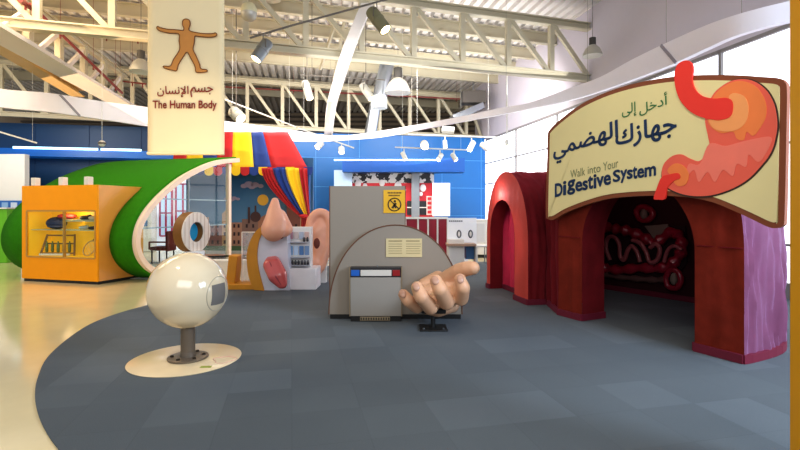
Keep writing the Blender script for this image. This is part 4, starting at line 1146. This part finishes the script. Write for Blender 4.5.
def arch2(w, s0, s1, spring, apex, n=40, pw=2.0):
    """arch curve points (s,z) left foot -> right foot"""
    pts_ = [(s0, Z0), (s0, spring * .33), (s0, spring * .66)]
    cx_ = (s0 + s1) / 2; r = (s1 - s0) / 2
    for k in range(n + 1):
        a = math.pi * k / n
        c_, s_ = math.cos(a), math.sin(a)
        pts_.append((cx_ - r * math.copysign(abs(c_) ** (2 / pw), c_), spring + (apex - spring) * abs(s_) ** (2 / pw)))
    pts_ += [(s1, spring * .66), (s1, spring * .33), (s1, Z0)]
    return pts_
def wr(p, amp=.012, f=3.0):
    v = noise.noise(Vector((p.x * f * 1.3, p.y * f * 1.3, p.z * f * .35))) + .5 * noise.noise(Vector((p.x * f * 4, p.y * f * 4, p.z * f * 1.0)))
    return v * amp
def arch_face(P, d, nrm, outer, inner, m, name, parent, rows=8, amp=.012):
    mb = MB(); n_ = len(outer)
    for i in range(n_):
        for r in range(rows + 1):
            k = r / rows; s = inner[i][0] * (1 - k) + outer[i][0] * k; z = inner[i][1] * (1 - k) + outer[i][1] * k
            q = P + d * s + Vector((0, 0, z)); q = q + nrm * (wr(q, amp) + amp * .45 * math.sin(s * 34 + 3 * noise.noise(q * 1.2)) * (.6 + noise.noise(q * 2))) * min(1, 4 * k * (1 - k) + .2); mb.v.append(q)
    for i in range(n_ - 1):
        for r in range(rows):
            a = i * (rows + 1) + r; mb.f.append([a, a + 1, a + rows + 2, a + rows + 1])
    return obj(name, mb, m, parent, angle=60)
def loft(curves, m, name, parent, sub=8, amp=.02, f=3.0, fold=.008):
    """curves: list of world point lists with equal counts"""
    mb = MB(); n_ = len(curves[0]); rings = []
    C_ = [[tuple(p) for p in c] for c in curves]
    for j in range(n_):
        col = catmull([c[j] for c in C_], sub) if len(C_) > 2 else [tuple(Vector(C_[0][j]).lerp(Vector(C_[1][j]), k / sub)) for k in range(sub + 1)]
        rings.append(col)
    L_ = len(rings[0])
    for j in range(n_):
        for k in range(L_):
            q = Vector(rings[j][k]); q2 = Vector(rings[min(j + 1, n_ - 1)][k]) - Vector(rings[max(j - 1, 0)][k]); r2 = Vector(rings[j][min(k + 1, L_ - 1)]) - Vector(rings[j][max(k - 1, 0)])
            nn = q2.cross(r2).normalized(); e = min(1, k / 1.5, (L_ - 1 - k) / 1.5 + .3)
            q = q + nn * (wr(q, amp, f) + fold * math.sin((q2.length and (q.x * 1.7 + q.y)) * 26 + 2.5 * noise.noise(q * 1.5)) * (.5 + noise.noise(Vector((q.x * 2, q.y * 2, q.z * 1.2))))) * e; q.z = max(q.z, Z0); mb.v.append(q)
    for j in range(n_ - 1):
        for k in range(L_ - 1):
            a = j * L_ + k; mb.f.append([a, a + 1, a + L_ + 1, a + L_])
    return obj(name, mb, m, parent, angle=60, recalc=False)
def dens(c, k=3):
    out = []
    for a, b in zip(c[:-1], c[1:]):
        L = math.hypot(a[0] - b[0], a[1] - b[1]); n_ = max(1, int(L / .12))
        for i in range(n_): out.append((a[0] + (b[0] - a[0]) * i / n_, a[1] + (b[1] - a[1]) * i / n_))
    out.append(c[-1]); return out
def resamp(c, n=90):
    ls = [0]
    for a, b in zip(c[:-1], c[1:]): ls.append(ls[-1] + math.hypot(a[0] - b[0], a[1] - b[1]))
    out = []; j = 0
    for i in range(n + 1):
        L = ls[-1] * i / n
        while j < len(ls) - 2 and ls[j + 1] < L: j += 1
        t_ = (L - ls[j]) / max(1e-9, ls[j + 1] - ls[j]); out.append(tuple(c[j][k] + (c[j + 1][k] - c[j][k]) * t_ for k in (0, 1)))
    return out
# --- A : big arch under the sign
PA = Vector((2.42, 6.24, 0)); QA = Vector((3.09, 4.93, 0)); dA = (QA - PA).normalized(); nA = Vector((dA.y, -dA.x, 0))
if nA.y > 0: nA = -nA      # nA faces the viewer
wo = (QA - PA).length
inA = resamp(arch2(0, 0, wo, 1.05, 1.86)); 
ouA = resamp(arch2(0, -.42, wo + .47, 1.05, 2.35, pw=2.5))
arch_face(PA, dA, nA, ouA, inA, velv, 'front_face', dt_, rows=10, amp=.03)
toW = lambda P, d, c: [P + d * s + Vector((0, 0, z)) for s, z in c]
# inner lining of opening
nb = -nA
loft([toW(PA, dA, inA), toW(PA + nb * .42, dA, inA)], velv2, 'opening_lining', dt_, sub=5, amp=.01)
# outer body loft
L1 = PA - dA * .42; R1 = QA + dA * .47
def section(Lp, Rp, spring, apex, pw=2.5):
    Lp, Rp = Vector((*Lp, 0)), Vector((*Rp, 0)); d = (Rp - Lp); w = d.length; d.normalize()
    return toW(Lp, d, resamp(arch2(0, 0, w, spring, apex, pw=pw)))
secs = [toW(PA, dA, ouA), section((2.62, 6.9), (4.03, 4.95), 1.05, 2.32), section((3.0, 7.8), (4.5, 5.75), 1.0, 2.3), section((3.75, 8.9), (4.85, 7.25), 1.0, 2.2)]
# split the shell: right flank tinted mauve for window light, the rest rust
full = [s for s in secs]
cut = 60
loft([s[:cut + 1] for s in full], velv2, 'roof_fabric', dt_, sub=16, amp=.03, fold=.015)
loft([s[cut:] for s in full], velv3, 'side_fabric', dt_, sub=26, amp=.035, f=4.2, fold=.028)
# back closing + interior back wall
Lb, Rb = Vector((3.75, 8.9, 0)), Vector((4.85, 7.25, 0))
db = (Rb - Lb).normalized(); nbk = Vector((db.y, -db.x, 0)); nbk = nbk if nbk.y < 0 else -nbk
bw = (Rb - Lb).length
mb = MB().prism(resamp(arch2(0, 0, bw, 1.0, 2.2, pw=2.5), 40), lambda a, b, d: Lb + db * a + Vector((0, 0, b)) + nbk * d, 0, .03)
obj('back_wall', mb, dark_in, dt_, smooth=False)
# kick bands
def band(pts_, name='base_band', h=.085, off=.012):
    mb = MB(); P_ = [Vector((x, y, 0)) for x, y in pts_]
    for a, b in zip(P_[:-1], P_[1:]):
        mb.beam(a + Vector((0, 0, Z0 + h / 2)), b + Vector((0, 0, Z0 + h / 2)), .03, h)
    return obj(name, mb, kick, dt_, smooth=False)
def foot(c, idx): return [(s[idx].x, s[idx].y) for s in c]
rfeet = catmull(foot(full, -1), 6)
o2 = lambda p, n_, k=.015: (p.x + n_.x * k, p.y + n_.y * k)
band([o2(QA, nA), o2(R1, nA)] + [(x + .012, y - .01) for x, y in rfeet[1:]])
band([o2(L1, nA), o2(PA, nA), o2(PA + nb * .42, dA, .012)])
band([o2(QA, dA, -.012), o2(QA + nb * .42, dA, -.012)])
pbk = [Vector((3.05, 8.2, 0)), Lb + nbk * .05, Rb + nbk * .06]
band([(pbk[1].x, pbk[1].y), (pbk[2].x, pbk[2].y)])
# intestine relief on the back wall
def BK(a, b, d=.1): return Lb + db * a + Vector((0, 0, b)) + nbk * (.03 + d)
def bkpx(px, py, d=.12):
    s, z = onp(px, py, Lb + nbk * d, db); return Lb + db * s + Vector((0, 0, z)) + nbk * d
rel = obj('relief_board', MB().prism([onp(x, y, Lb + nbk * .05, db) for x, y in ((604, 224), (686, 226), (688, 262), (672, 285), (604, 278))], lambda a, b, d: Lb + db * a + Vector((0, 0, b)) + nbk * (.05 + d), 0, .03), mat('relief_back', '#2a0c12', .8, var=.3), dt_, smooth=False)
gut = mat('gut_red', '#a8203a', .3, coat=.5, var=.25, scale=12); gutp = mat('gut_pink', '#b4646a', .35, coat=.4)
def snake(pp, r, m_, d=.13, bumpy=0):
    c_ = catmull(pp, 6); P_ = [bkpx(x, y, d) for x, y in c_]
    rs = [r * (1 + bumpy * math.sin(i * 1.3)) for i in range(len(P_))]
    obj('intestine', MB().tube(P_, rs, 12), m_, rel)
snake([(606, 227), (616, 229), (628, 231), (641, 236), (652, 243)], .085, gut, bumpy=.25)
snake([(652, 243), (660, 240), (672, 232), (680, 238), (682, 250), (674, 262), (660, 268), (640, 268), (620, 270), (606, 268)], .08, gut, d=.14, bumpy=.25)
snake([(610, 260), (606, 248), (608, 238), (614, 237), (619, 244), (620, 256), (624, 260), (628, 250), (632, 246), (637, 252), (640, 262)], .035, gutp, d=.22)
snake([(632, 240), (640, 243), (646, 252), (650, 262), (657, 260), (660, 250), (656, 244), (650, 248)], .035, gutp, d=.25)
snake([(664, 262), (668, 250), (675, 246), (682, 250)], .03, gutp, d=.24)
snake([(604, 274), (620, 277), (640, 279), (658, 280), (670, 278)], .05, mat('gut_grey', '#6a4a48', .5), d=.12, bumpy=.2)
snake([(636, 212), (640, 207), (648, 208), (653, 214), (648, 220), (640, 219), (636, 212)], .05, gut, d=.14)
snake([(666, 278), (670, 270), (678, 272), (681, 281), (676, 288), (668, 286), (666, 278)], .045, gut, d=.14)
lum = mat('gut_opening', '#8f8478', .6)
for x, y, s_ in ((644, 214, .09), (674, 279, .1)): obj('opening_disc', MB().ell(bkpx(x, y, .17), (.06, .05, s_), n=8), lum, rel)
obj('membrane', MB().prism([onp(x, y, Lb + nbk * .1, db) for x, y in ((645, 226), (668, 224), (672, 234), (664, 243), (654, 238))], lambda a, b, d: Lb + db * a + Vector((0, 0, b)) + nbk * (.1 + d), 0, .02), lum, rel, smooth=False)
obj('seam', MB().beam(QA + nA * .012 + dA * .03 + Vector((0, 0, 1.12)), QA + nA * .012 + dA * .46 + Vector((0, 0, 1.12)), .01, .008), velv2, dt_, smooth=False)
obj('seam', MB().beam(PA + nA * .012 - dA * .03 + Vector((0, 0, 1.12)), PA + nA * .012 - dA * .41 + Vector((0, 0, 1.12)), .01, .008), velv2, dt_, smooth=False)
# --- B : left arch
PB = Vector((1.65, 8.92, 0)); QB = Vector((1.98, 7.27, 0)); dB = (QB - PB).normalized(); nB = Vector((dB.y, -dB.x, 0)); nB = nB if nB.x < 0 else -nB
wB = (QB - PB).length
sI0 = .17; sI1 = wB * .72
inB = resamp(arch2(0, .16, 1.2, 1.0, 1.66, pw=2.1)); ouB = resamp(arch2(0, 0, wB, .95, 2.14, pw=2.1))
arch_face(PB, dB, nB, ouB, inB, velvp, 'side_arch_face', dt_, rows=8, amp=.012)
bd1, bd2 = -nB * .35, -nB * 1.25
loft([toW(PB, dB, ouB), toW(PB - nB * .5, dB, ouB), toW(PB - nB * 1.3, dB, ouB)], velv2, 'side_roof_fabric', dt_, sub=18, amp=.022, f=5, fold=.015)
loft([toW(PB, dB, inB), toW(PB - nB * .25, dB, inB)], velv2, 'opening_lining', dt_, sub=4, amp=.01)
def fn(u, v):
    s = .1 + 1.15 * u; q = PB - nB * .3 + dB * s + Vector((0, 0, Z0 + 1.66 * v))
    return q + nB * (.05 * math.sin(u * 22 + v * 2 * (1 - u)) * (1 - .5 * v) + wr(q, .05))
obj('inner_drape', MB().grid(fn, 60, 14), mat('crimson_drape', '#c4224c', .6, var=.15, sheen=.6, sheencol='#ff90b0'), dt_, angle=60)
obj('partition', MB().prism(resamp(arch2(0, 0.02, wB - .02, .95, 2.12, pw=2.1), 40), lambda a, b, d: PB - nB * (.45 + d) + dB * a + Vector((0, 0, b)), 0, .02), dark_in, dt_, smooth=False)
band([o2(PB, nB), o2(PB + dB * .16, nB)]); band([o2(PB + dB * 1.2, nB), o2(QB, nB), o2(QB - nB * .85, dB, .02)])
band([(PB - nB * .25 + dB * .16)[:2], (PB - nB * .25 + dB * 1.2)[:2]])
# connecting drape between the two arches
K0 = QB - nB * .35 + dB * -.02; K1 = L1 + nb * .03
def fn(u, v):
    q = K0.lerp(K1, u) + Vector((0, 0, Z0 + 1.95 * v)); return q + nB * (.04 * math.sin(u * 16) + wr(q, .04))
obj('linking_drape', MB().grid(fn, 24, 14), velv2, dt_, angle=60)
band([(K0 + nB * .03)[:2], (K1 + nB * .03)[:2]])

# ================================================================ SIGN
PS = PA + nA * .16; dS = dA
sg = thing('archway_sign', 'cream sign board with brown border above the tunnel opening', 'sign', PS + Vector((.3, -.6, 1.4)))
def ST(a, b, d): return PS + dS * a + Vector((0, 0, b)) + nA * d
def sp2(px, py): return onp(px, py, PS, dS)
# coordinates from crop [540..800]x[50..240], scale 2.369
c1 = lambda x, y: (540 + x / 2.369, 50 + y / 2.369)
brd = [(22, 190), (50, 163), (95, 130), (150, 103), (210, 83), (270, 70), (330, 62), (400, 59), (470, 60), (530, 64), (565, 67), (580, 76), (585, 95), (584, 180), (582, 290), (579, 400), (575, 416), (560, 422), (540, 419), (500, 400),
       (450, 377), (400, 358), (340, 348), (270, 345), (200, 348), (150, 355), (100, 370), (60, 386), (32, 402), (18, 400), (14, 390), (15, 320), (17, 250), (18, 205)]
bp = catmull([sp2(*c1(x, y)) for x, y in brd], 4, closed=True)
brm = mat('sign_border', '#8a4a2a', .45); crm = mat('sign_cream', '#ece0a8', .5, var=.02)
obj('border_board', MB().prism(bp, ST, -.05, 0), brm, sg, smooth=False)
cx_ = sum(a for a, b in bp) / len(bp); 
def inset(poly, w):
    n_ = len(poly); out = []
    area = sum(poly[i][0] * poly[(i + 1) % n_][1] - poly[(i + 1) % n_][0] * poly[i][1] for i in range(n_)); sg_ = 1 if area > 0 else -1
    for i in range(n_):
        a, b = poly[i - 3], poly[(i + 3) % n_]; dx, dy = b[0] - a[0], b[1] - a[1]; L = math.hypot(dx, dy) or 1
        out.append((poly[i][0] - dy / L * w * sg_, poly[i][1] + dx / L * w * sg_))
    return out
obj('face_board', MB().prism(inset(bp, .052), ST, 0, .008), crm, sg, smooth=False)
obj('brackets', MB().beam(ST(.4, 1.95, -.05), ST(.4, 1.95, -.25), .05, .05).beam(ST(1.2, 1.95, -.05), ST(1.2, 1.95, -.25), .05, .05), blackm, sg, smooth=False)
navyt = mat('navy_ink', '#173f6e', .5); greent = mat('green_ink', '#2f7a45', .5); greyt = mat('sage_ink', '#8a8f68', .5)
def stext(s, x0, yb0, x1, yb1, hpx, m_, bold=0, ydown=0):
    """baseline-left (x0,yb0) to (x1,yb1) bottom of bbox, height in px"""
    a0, b0 = sp2(x0, yb0); a1, b1 = sp2(x1, yb1)
    _, bt0 = sp2(x0, yb0 - hpx)
    text_obj('lettering', s, ST, (a0, b0, a1, bt0, b1 - b0), m_, sg, d1=.014, bold=bold)
c2 = lambda x, y: (545 + x / 3.214, 80 + y / 3.214)
def st2(s, x0, y0, x1, y1, h, m_, bold=0):
    a, b = c2(x0, y0), c2(x1, y1); stext(s, a[0], a[1], b[0], b[1], h / 3.214, m_, bold)
# digestive letter by letter for the bouncing baseline
letters = [('D', 34, 50, 375, 42), ('i', 54, 60, 368, 40), ('g', 64, 84, 372, 40), ('e', 88, 104, 360, 30), ('s', 106, 119, 358, 30), ('t', 121, 133, 353, 36), ('i', 136, 142, 349, 44), ('v', 144, 162, 348, 30), ('e', 190, 213, 339, 34)]
letters = [('D', 35, 54, 375, 40), ('i', 58, 64, 368, 42), ('g', 67, 84, 371, 45), ('e', 88, 105, 360, 28), ('s', 108, 122, 357, 28), ('t', 125, 138, 352, 38), ('i', 142, 148, 350, 42), ('v', 151, 170, 347, 28), ('e', 192, 213, 338, 30),
           ('S', 222, 243, 328, 36), ('y', 246, 265, 330, 38), ('s', 267, 283, 318, 27), ('t', 285, 298, 317, 36), ('e', 300, 320, 315, 28), ('m', 324, 358, 311, 28)]
letters[7] = ('v', 169, 190, 343, 29); letters[6] = ('i', 160, 166, 347, 42); letters[5] = ('t', 141, 156, 350, 38); letters[4] = ('s', 124, 139, 354, 28); letters[3] = ('e', 101, 121, 358, 29); letters[2] = ('g', 75, 98, 369, 44); letters[1] = ('i', 62, 69, 369, 42); letters[0] = ('D', 35, 58, 375, 40)
for ch, x0, x1, yb, h in letters:
    st2(ch, x0, yb, x1, yb - (x1 - x0) * .17, h, navyt, .03)
st2('Walk', 84, 316, 131, 306, 25, greyt, 0.0); st2('into', 140, 303, 181, 295, 24, greyt, 0.0); st2('Your', 189, 293, 238, 280, 27, greyt, 0.0)
st2('\uFEF2\uFEE4\uFEC0\uFEEC\uFEDF\uFE8D', 30, 271, 236, 212, 72, navyt, .022)
st2('\uFED9\uFEAF\uFE8E\uFEEC\uFE9F', 230, 226, 424, 184, 72, navyt, .022)
st2('\uFEF0\uFEDF\uFE87', 250, 126, 296, 114, 44, greent, .006)
st2('\uFEDE\uFEA7\uFEA9\uFE83', 306, 118, 395, 88, 48, greent, .006)
# stomach picture, flat layers ; crop [640..800]x[50..230] scale 2.5
c3 = lambda x, y: sp2(640 + x / 2.5, 50 + y / 2.5)
def layer(pp, m_, d, name, closed=True):
    obj(name, MB().prism(catmull([c3(x, y) for x, y in pp], 5, closed=True), ST, .006, d), m_, sg, smooth=False)
stom = [(172, 215), (165, 170), (180, 120), (205, 92), (240, 75), (280, 76), (315, 98), (337, 135), (345, 180), (342, 215), (330, 255), (305, 290), (270, 325), (225, 350), (175, 364), (125, 364), (85, 352), (62, 335), (56, 310), (62, 285), (82, 266), (105, 261), (128, 272), (150, 278), (166, 262), (176, 240)]
cen = (sum(x for x, y in stom) / len(stom), sum(y for x, y in stom) / len(stom))
layer([(cen[0] + (x - cen[0]) * 1.02 + 1.5, cen[1] + (y - cen[1]) * 1.02 + 1.5) for x, y in stom], mat('stomach_line', '#3e2a1c', .5), .012, 'stomach_outline')
salmon = mat('stomach_salmon', '#ee6a55', .45, var=.06)
layer(stom, salmon, .016, 'stomach_shape')
layer([(250, 78), (290, 90), (315, 125), (318, 165), (300, 200), (285, 215), (270, 205), (262, 225), (245, 222), (235, 205), (205, 208), (178, 190), (172, 165), (185, 120), (212, 92)], mat('stomach_orange', '#f48a4a', .45), .020, 'stomach_glow')
layer([(240, 108), (265, 118), (275, 145), (268, 180), (245, 200), (212, 204), (185, 194), (176, 172), (200, 178), (225, 165), (235, 140), (225, 118)], mat('stomach_peach', '#f9a968', .45), .023, 'stomach_ring')
layer([(176, 235), (215, 240), (248, 232), (290, 222), (330, 218), (325, 245), (300, 280), (275, 262), (268, 292), (245, 285), (235, 315), (210, 300), (190, 330), (172, 305), (150, 330), (138, 300), (118, 318), (125, 285), (152, 285)], mat('stomach_fold', '#f58471', .45), .020, 'stomach_folds')
layer([(72, 300), (90, 284), (112, 290), (125, 310), (118, 335), (98, 340), (85, 325), (95, 310), (80, 312)], mat('stomach_orange', '#f48a4a', .45), .022, 'stomach_glow')
redt = mat('tube_red', '#ef3a2e', .45, var=.03)
layer([(118, 27), (132, 33), (137, 50), (134, 75), (142, 100), (160, 116), (190, 122), (218, 120), (234, 128), (236, 150), (228, 168), (205, 175), (170, 172), (135, 158), (108, 132), (94, 100), (90, 65), (97, 38)], redt, .028, 'gullet')
layer([(58, 318), (75, 312), (98, 308), (104, 320), (88, 328), (72, 345), (66, 372), (48, 374), (38, 371), (46, 345)], redt, .028, 'outlet_tube')

# ================================================================ YELLOW COLUMN
a = at(789, 400, 2.62)
mb = MB().box((a.x + .12, 2.5, 2.2), (.24, .24, 4.38))
t = thing('yellow_column', 'yellow square column at the right edge of view', 'column', (a.x + .12, 2.5, .012))
obj('shaft', mb, mat('column_yellow', '#e0a008', .4, var=.03), t, bevel=.01)
obj('foot_plate', MB().box((a.x + .12, 2.5, .02), (.25, .25, .014)), blackm, t, smooth=False)

# ================================================================ BACK BOOTH, centre
BB = 17.3
def bb(x, y, dy=0): q = at(x, y, BB + dy); return q
def slab(x0, y0, x1, y1, dy, th=.06, Y=None):
    Yb = (Y or BB) + dy; q0, q1 = at(x0, y1, Yb), at(x1, y0, Yb)
    return MB().box(((q0.x + q1.x) / 2, Yb + th / 2, (q0.z + q1.z) / 2), (q1.x - q0.x, th, q1.z - q0.z))
t = thing('red_booth', 'red walled booth with white posts in front of the blue wall', 'booth', (at(395, 209, BB).x, BB, 0))
zb_ = 0
q0, q1 = at(345, 209, BB + .5), at(434, 209, BB + .5)
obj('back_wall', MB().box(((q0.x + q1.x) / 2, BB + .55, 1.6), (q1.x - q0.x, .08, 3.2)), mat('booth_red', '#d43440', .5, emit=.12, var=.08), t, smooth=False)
def blotch():
    m = bpy.data.materials.new('blotch_print'); m.use_nodes = True
    nt = m.node_tree; N = nt.nodes; L = nt.links; b = N['Principled BSDF']
    tc = N.new('ShaderNodeTexCoord'); n = N.new('ShaderNodeTexNoise'); n.inputs['Scale'].default_value = 4.5; n.inputs['Detail'].default_value = 5; L.new(tc.outputs['Object'], n.inputs['Vector'])
    r = N.new('ShaderNodeValToRGB'); r.color_ramp.interpolation = 'CONSTANT'; r.color_ramp.elements[0].color = (.03, .03, .035, 1); r.color_ramp.elements[1].position = .5; r.color_ramp.elements[1].color = (.75, .75, .76, 1)
    L.new(n.outputs['Fac'], r.inputs[0]); L.new(r.outputs[0], b.inputs['Base Color']); return m
obj('patterned_frieze', slab(352, 170.5, 434, 183, .46, .04), blotch(), t, smooth=False)
obj('top_frame', slab(350, 168.5, 436, 171, .3, .1), whitem, t, smooth=False)
obj('grey_column', slab(411.5, 171, 419.5, 217, .3, .2), mat('column_grey', '#8e959c', .4, metal=.3), t, smooth=False)
obj('dark_screen', slab(407, 201, 428, 215, .4, .05), mat('screen_dark', '#26282c', .3), t, smooth=False)
obj('screen_bars', MB().add(*(lambda m_: (m_.v, m_.f))(slab(407, 207, 428, 208, .36, .03))), whitem, t, smooth=False)
tx = obj('red_vertical_sign', slab(426.5, 196, 432.5, 215, .3, .04), mat('sign_pale', '#f2dcd8', .5), t, smooth=False)
for k in range(4):
    m_ = slab(427.6, 197.2 + k * 4.5, 431.4, 200 + k * 4.5, .27, .02); obj('red_mark', m_, mat('mark_red', '#c8323a', .5), tx, smooth=False)
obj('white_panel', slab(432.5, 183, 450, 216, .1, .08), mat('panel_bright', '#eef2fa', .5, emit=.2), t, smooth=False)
obj('left_panel', slab(334, 170, 352, 217, .1, .08), mat('panel_pale_blue', '#b5cdea', .5), t, smooth=False)
t2_ = t
mb = MB(); random.seed(11)
for x, y, r in ((358, 184, .12), (365, 186, .09), (398, 186, .14), (404, 190, .08), (423, 188, .12), (421, 194, .07), (382, 183, .11)):
    q = bb(x, y, .42); obj('splash', MB().ell(q, (r, .02, r * 1.2), n=6), mat('splash_white', '#e8e4e8', .5), t2_)
# cobalt fascia over the booth
o = struct('trim_fascia', MB().box((at(398, 165, BB - .2).x + .2, BB + .2, at(0, 165, BB - .2).z), (at(455, 0, BB).x - at(334, 0, BB).x, .8, .5)), mat('cobalt_fascia', '#084f9c', .4), smooth=False)
obj('light_strip', slab(334, 159.3, 440, 160.6, -.25, .04), stripm, o, smooth=False)
# railing
RYY = 13.4
t = thing('crimson_railing', 'crimson panelled barrier with white bars behind the half round panel', 'barrier', (at(425, 230, RYY).x, RYY, 0))
q0, q1 = at(398, 218, RYY), at(448, 218, RYY)
obj('panel', MB().box(((q0.x + q1.x) / 2, RYY + .05, q0.z / 2), (q1.x - q0.x, .05, q0.z)), mat('crimson_panel', '#9c1230', .5, var=.2, scale=5), t, smooth=False)
obj('top_rail', MB().beam(q0, q1, .06, .06), whitem, t, smooth=False)
for x in (405.5, 418, 428, 437.5, 447.5):
    q = at(x, 218, RYY); obj('bar', MB().beam(Vector((q.x, RYY, 0)), Vector((q.x, RYY, q.z)), .04, .04), whitem, t, smooth=False)
# exhibit desk with two dark ovals
DYY = 12.0
t = thing('exhibit_desk', 'white exhibit desk with two oval prints on its back board', 'desk', (at(463, 260, DYY).x, DYY, 0))
def sl(x0, y0, x1, y1, dy, th): return slab(x0, y0, x1, y1, dy, th, Y=DYY)
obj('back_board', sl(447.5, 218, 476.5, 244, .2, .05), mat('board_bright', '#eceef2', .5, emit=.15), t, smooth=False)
ovm = mat('oval_grey', '#5a5d66', .5)
for x in (459, 470.5):
    q = at(x, 234, DYY + .19); obj('oval_print', MB().ell(q, (.065, .012, .11), n=8), ovm, t)
    obj('oval_centre', MB().ell(q - Vector((0, .012, 0)), (.03, .006, .07), n=8), whitem, t)
mb = MB()
for k in range(7):
    m_ = sl(449 + k * 2, 220.5, 450.5 + k * 2, 221.6, .18, .012); mb.add(m_.v, m_.f)
obj('print_line', mb, ovm, t, smooth=False)
obj('desk_top', sl(447.5, 244, 476.5, 246.3, -.25, .5), mat('top_tan', '#b89a86', .5), t, smooth=False)
obj('blue_box', sl(466, 246.5, 474, 259, 0, .3), mat('desk_blue', '#4f7cae', .5), t, smooth=False)
for x in (449, 475.5):
    q = at(x, 246, DYY); obj('leg', MB().box((q.x, DYY, q.z / 2), (.05, .4, q.z)), whitem, t, smooth=False)
obj('cupboard', MB().box((at(456, 0, DYY).x, DYY + .1, .27 + .1), (.4, .4, .72)), whitem, t, bevel=.01)
# white plastic stool/chair behind
a = Vector((at(481, 0, 12.8).x, 12.8, 0))
t = thing('white_chair', 'white chair between the exhibit desk and the red tunnel', 'chair', a)
obj('seat', MB().box(a + Vector((0, 0, .5)), (.3, .4, .05)), whitem, t, bevel=.02); obj('backrest', MB().box(a + Vector((.0, .2, .85)), (.3, .04, .55)), whitem, t, bevel=.02)
for sx in (-.13, .13):
    for sy in (-.17, .17): obj('leg', MB().tube([a + Vector((sx, sy, 0)), a + Vector((sx, sy, .5))], .015, 8), silver, t)
a = Vector((at(480, 0, 14.5).x, 14.5, 0))
t = thing('white_counter', 'white counter with dark plinth beyond the exhibit desk', 'counter', a)
obj('body', MB().box(a + Vector((.3, .2, .62)), (1.2, .5, 1.05)), whitem, t, bevel=.02); obj('plinth', MB().box(a + Vector((.3, .2, .06)), (1.15, .45, .12)), blackm, t, smooth=False)
obj('top', MB().box(a + Vector((.3, .2, 1.16)), (1.26, .56, .04)), whitem, t, smooth=False)

# ================================================================ LIGHT
def area(name, loc, target, size, energy, col, sy=None):
    l = bpy.data.lights.new(name, 'AREA'); l.energy = energy; l.color = col; l.size = size
    if sy: l.shape = 'RECTANGLE'; l.size_y = sy
    o = bpy.data.objects.new(name, l); C.objects.link(o); o.location = loc
    o.rotation_euler = (Vector(target) - Vector(loc)).to_track_quat('-Z', 'Y').to_euler(); return o
def spotl(name, loc, target, energy, col, ang=60, blend=.6, r=.1):
    l = bpy.data.lights.new(name, 'SPOT'); l.energy = energy; l.color = col; l.spot_size = math.radians(ang); l.spot_blend = blend; l.shadow_soft_size = r
    o = bpy.data.objects.new(name, l); C.objects.link(o); o.location = loc
    o.rotation_euler = (Vector(target) - Vector(loc)).to_track_quat('-Z', 'Y').to_euler(); return o
def pointl(name, loc, energy, col, r=.15):
    l = bpy.data.lights.new(name, 'POINT'); l.energy = energy; l.color = col; l.shadow_soft_size = r
    o = bpy.data.objects.new(name, l); C.objects.link(o); o.location = loc; return o
WARM = (1, .80, .55); COOL = (.78, .87, 1)
# daylight through the window wall
area('daylight_near', (5.6, 1.2, 3.4), (2.0, 3.4, 0), 2.5, 430, (.6, .77, 1), 2)
area('hall_fill', (0, -2.5, 4.5), (0, 9, 2.5), 6, 240, (1, .95, .9), 3)
area('back_wash', (-.5, 14.5, 5.4), (0, 19.5, 1.8), 9, 420, (1, .97, .94), 1.2)
area('left_warm', (-8.0, 8.5, 5.6), (-7.2, 10.5, 0), 4, 260, WARM, 3)
area('middle_wash', (-3, 11.5, 5.2), (-3, 13.5, 1), 4, 110, (1, .95, .9), 2)
area('roof_glow_warm', (-7.5, 13, 4.2), (-7, 14, 7), 8, 170, (1, .70, .42), 6)
area('roof_glow_cool', (.4, 14, 4.2), (0, 15, 7), 7, 210, (.95, .96, 1), 6)
spotl('banner_spot', (-3.4, 6.2, 1.9), (-3.6, 8, 2.7), 95, WARM, 60)
spotl('hand_spot', (1.2, 4.0, 4.2), (.5, 5.9, .5), 90, (1, .88, .76), 30)
spotl('panel_spot', (-.2, 3.5, 4.6), (-.1, 6.3, .9), 50, (1, .93, .85), 40)
spotl('ball_spot', (-3.2, 3.6, 4.4), (-2.3, 5.1, .6), 120, WARM, 36)
area('left_wall_wash', (-12, 12, 4.5), (-14, 15.5, 1.5), 2, 120, (1, .98, .95))
pointl('side_arch_glow', tuple(PB + nB * .12 + dB * .62 + Vector((0, 0, 1.75))), 6, (1, .75, .8), .05)
spotl('side_arch_spot', (-.6, 6.6, 2.2), (2.1, 8.1, .8), 90, (1, .85, .85), 24)
pointl('tunnel_glow', (3.5, 7.0, 1.6), 3.5, (1, .6, .6), .2)
pointl('niche_glow', tuple(YC(tf + .2, 1.5, 1.42)), 5, WARM, .05)
spotl('sign_spot', (1.6, 3.2, 4.4), (2.9, 5.4, 2.0), 70, (1, .96, .88), 50)

w = bpy.data.worlds.new('World'); S.world = w; w.use_nodes = True
bg = w.node_tree.nodes['Background']; bg.inputs[0].default_value = (.95, .96, 1, 1); bg.inputs[1].default_value = .55

# ================================================================ CAMERA
cam = bpy.data.cameras.new('Camera'); co = bpy.data.objects.new('Camera', cam); C.objects.link(co)
co.location = (0, 0, H); co.rotation_euler = (math.radians(90), 0, 0)
cam.sensor_width = 36; cam.lens = F / 800 * 36; cam.shift_y = -(225 - CY) / 800; cam.clip_end = 200
S.camera = co
S.view_settings.view_transform = 'Standard'; S.view_settings.look = 'None'; S.view_settings.exposure = .18; S.view_settings.gamma = .88
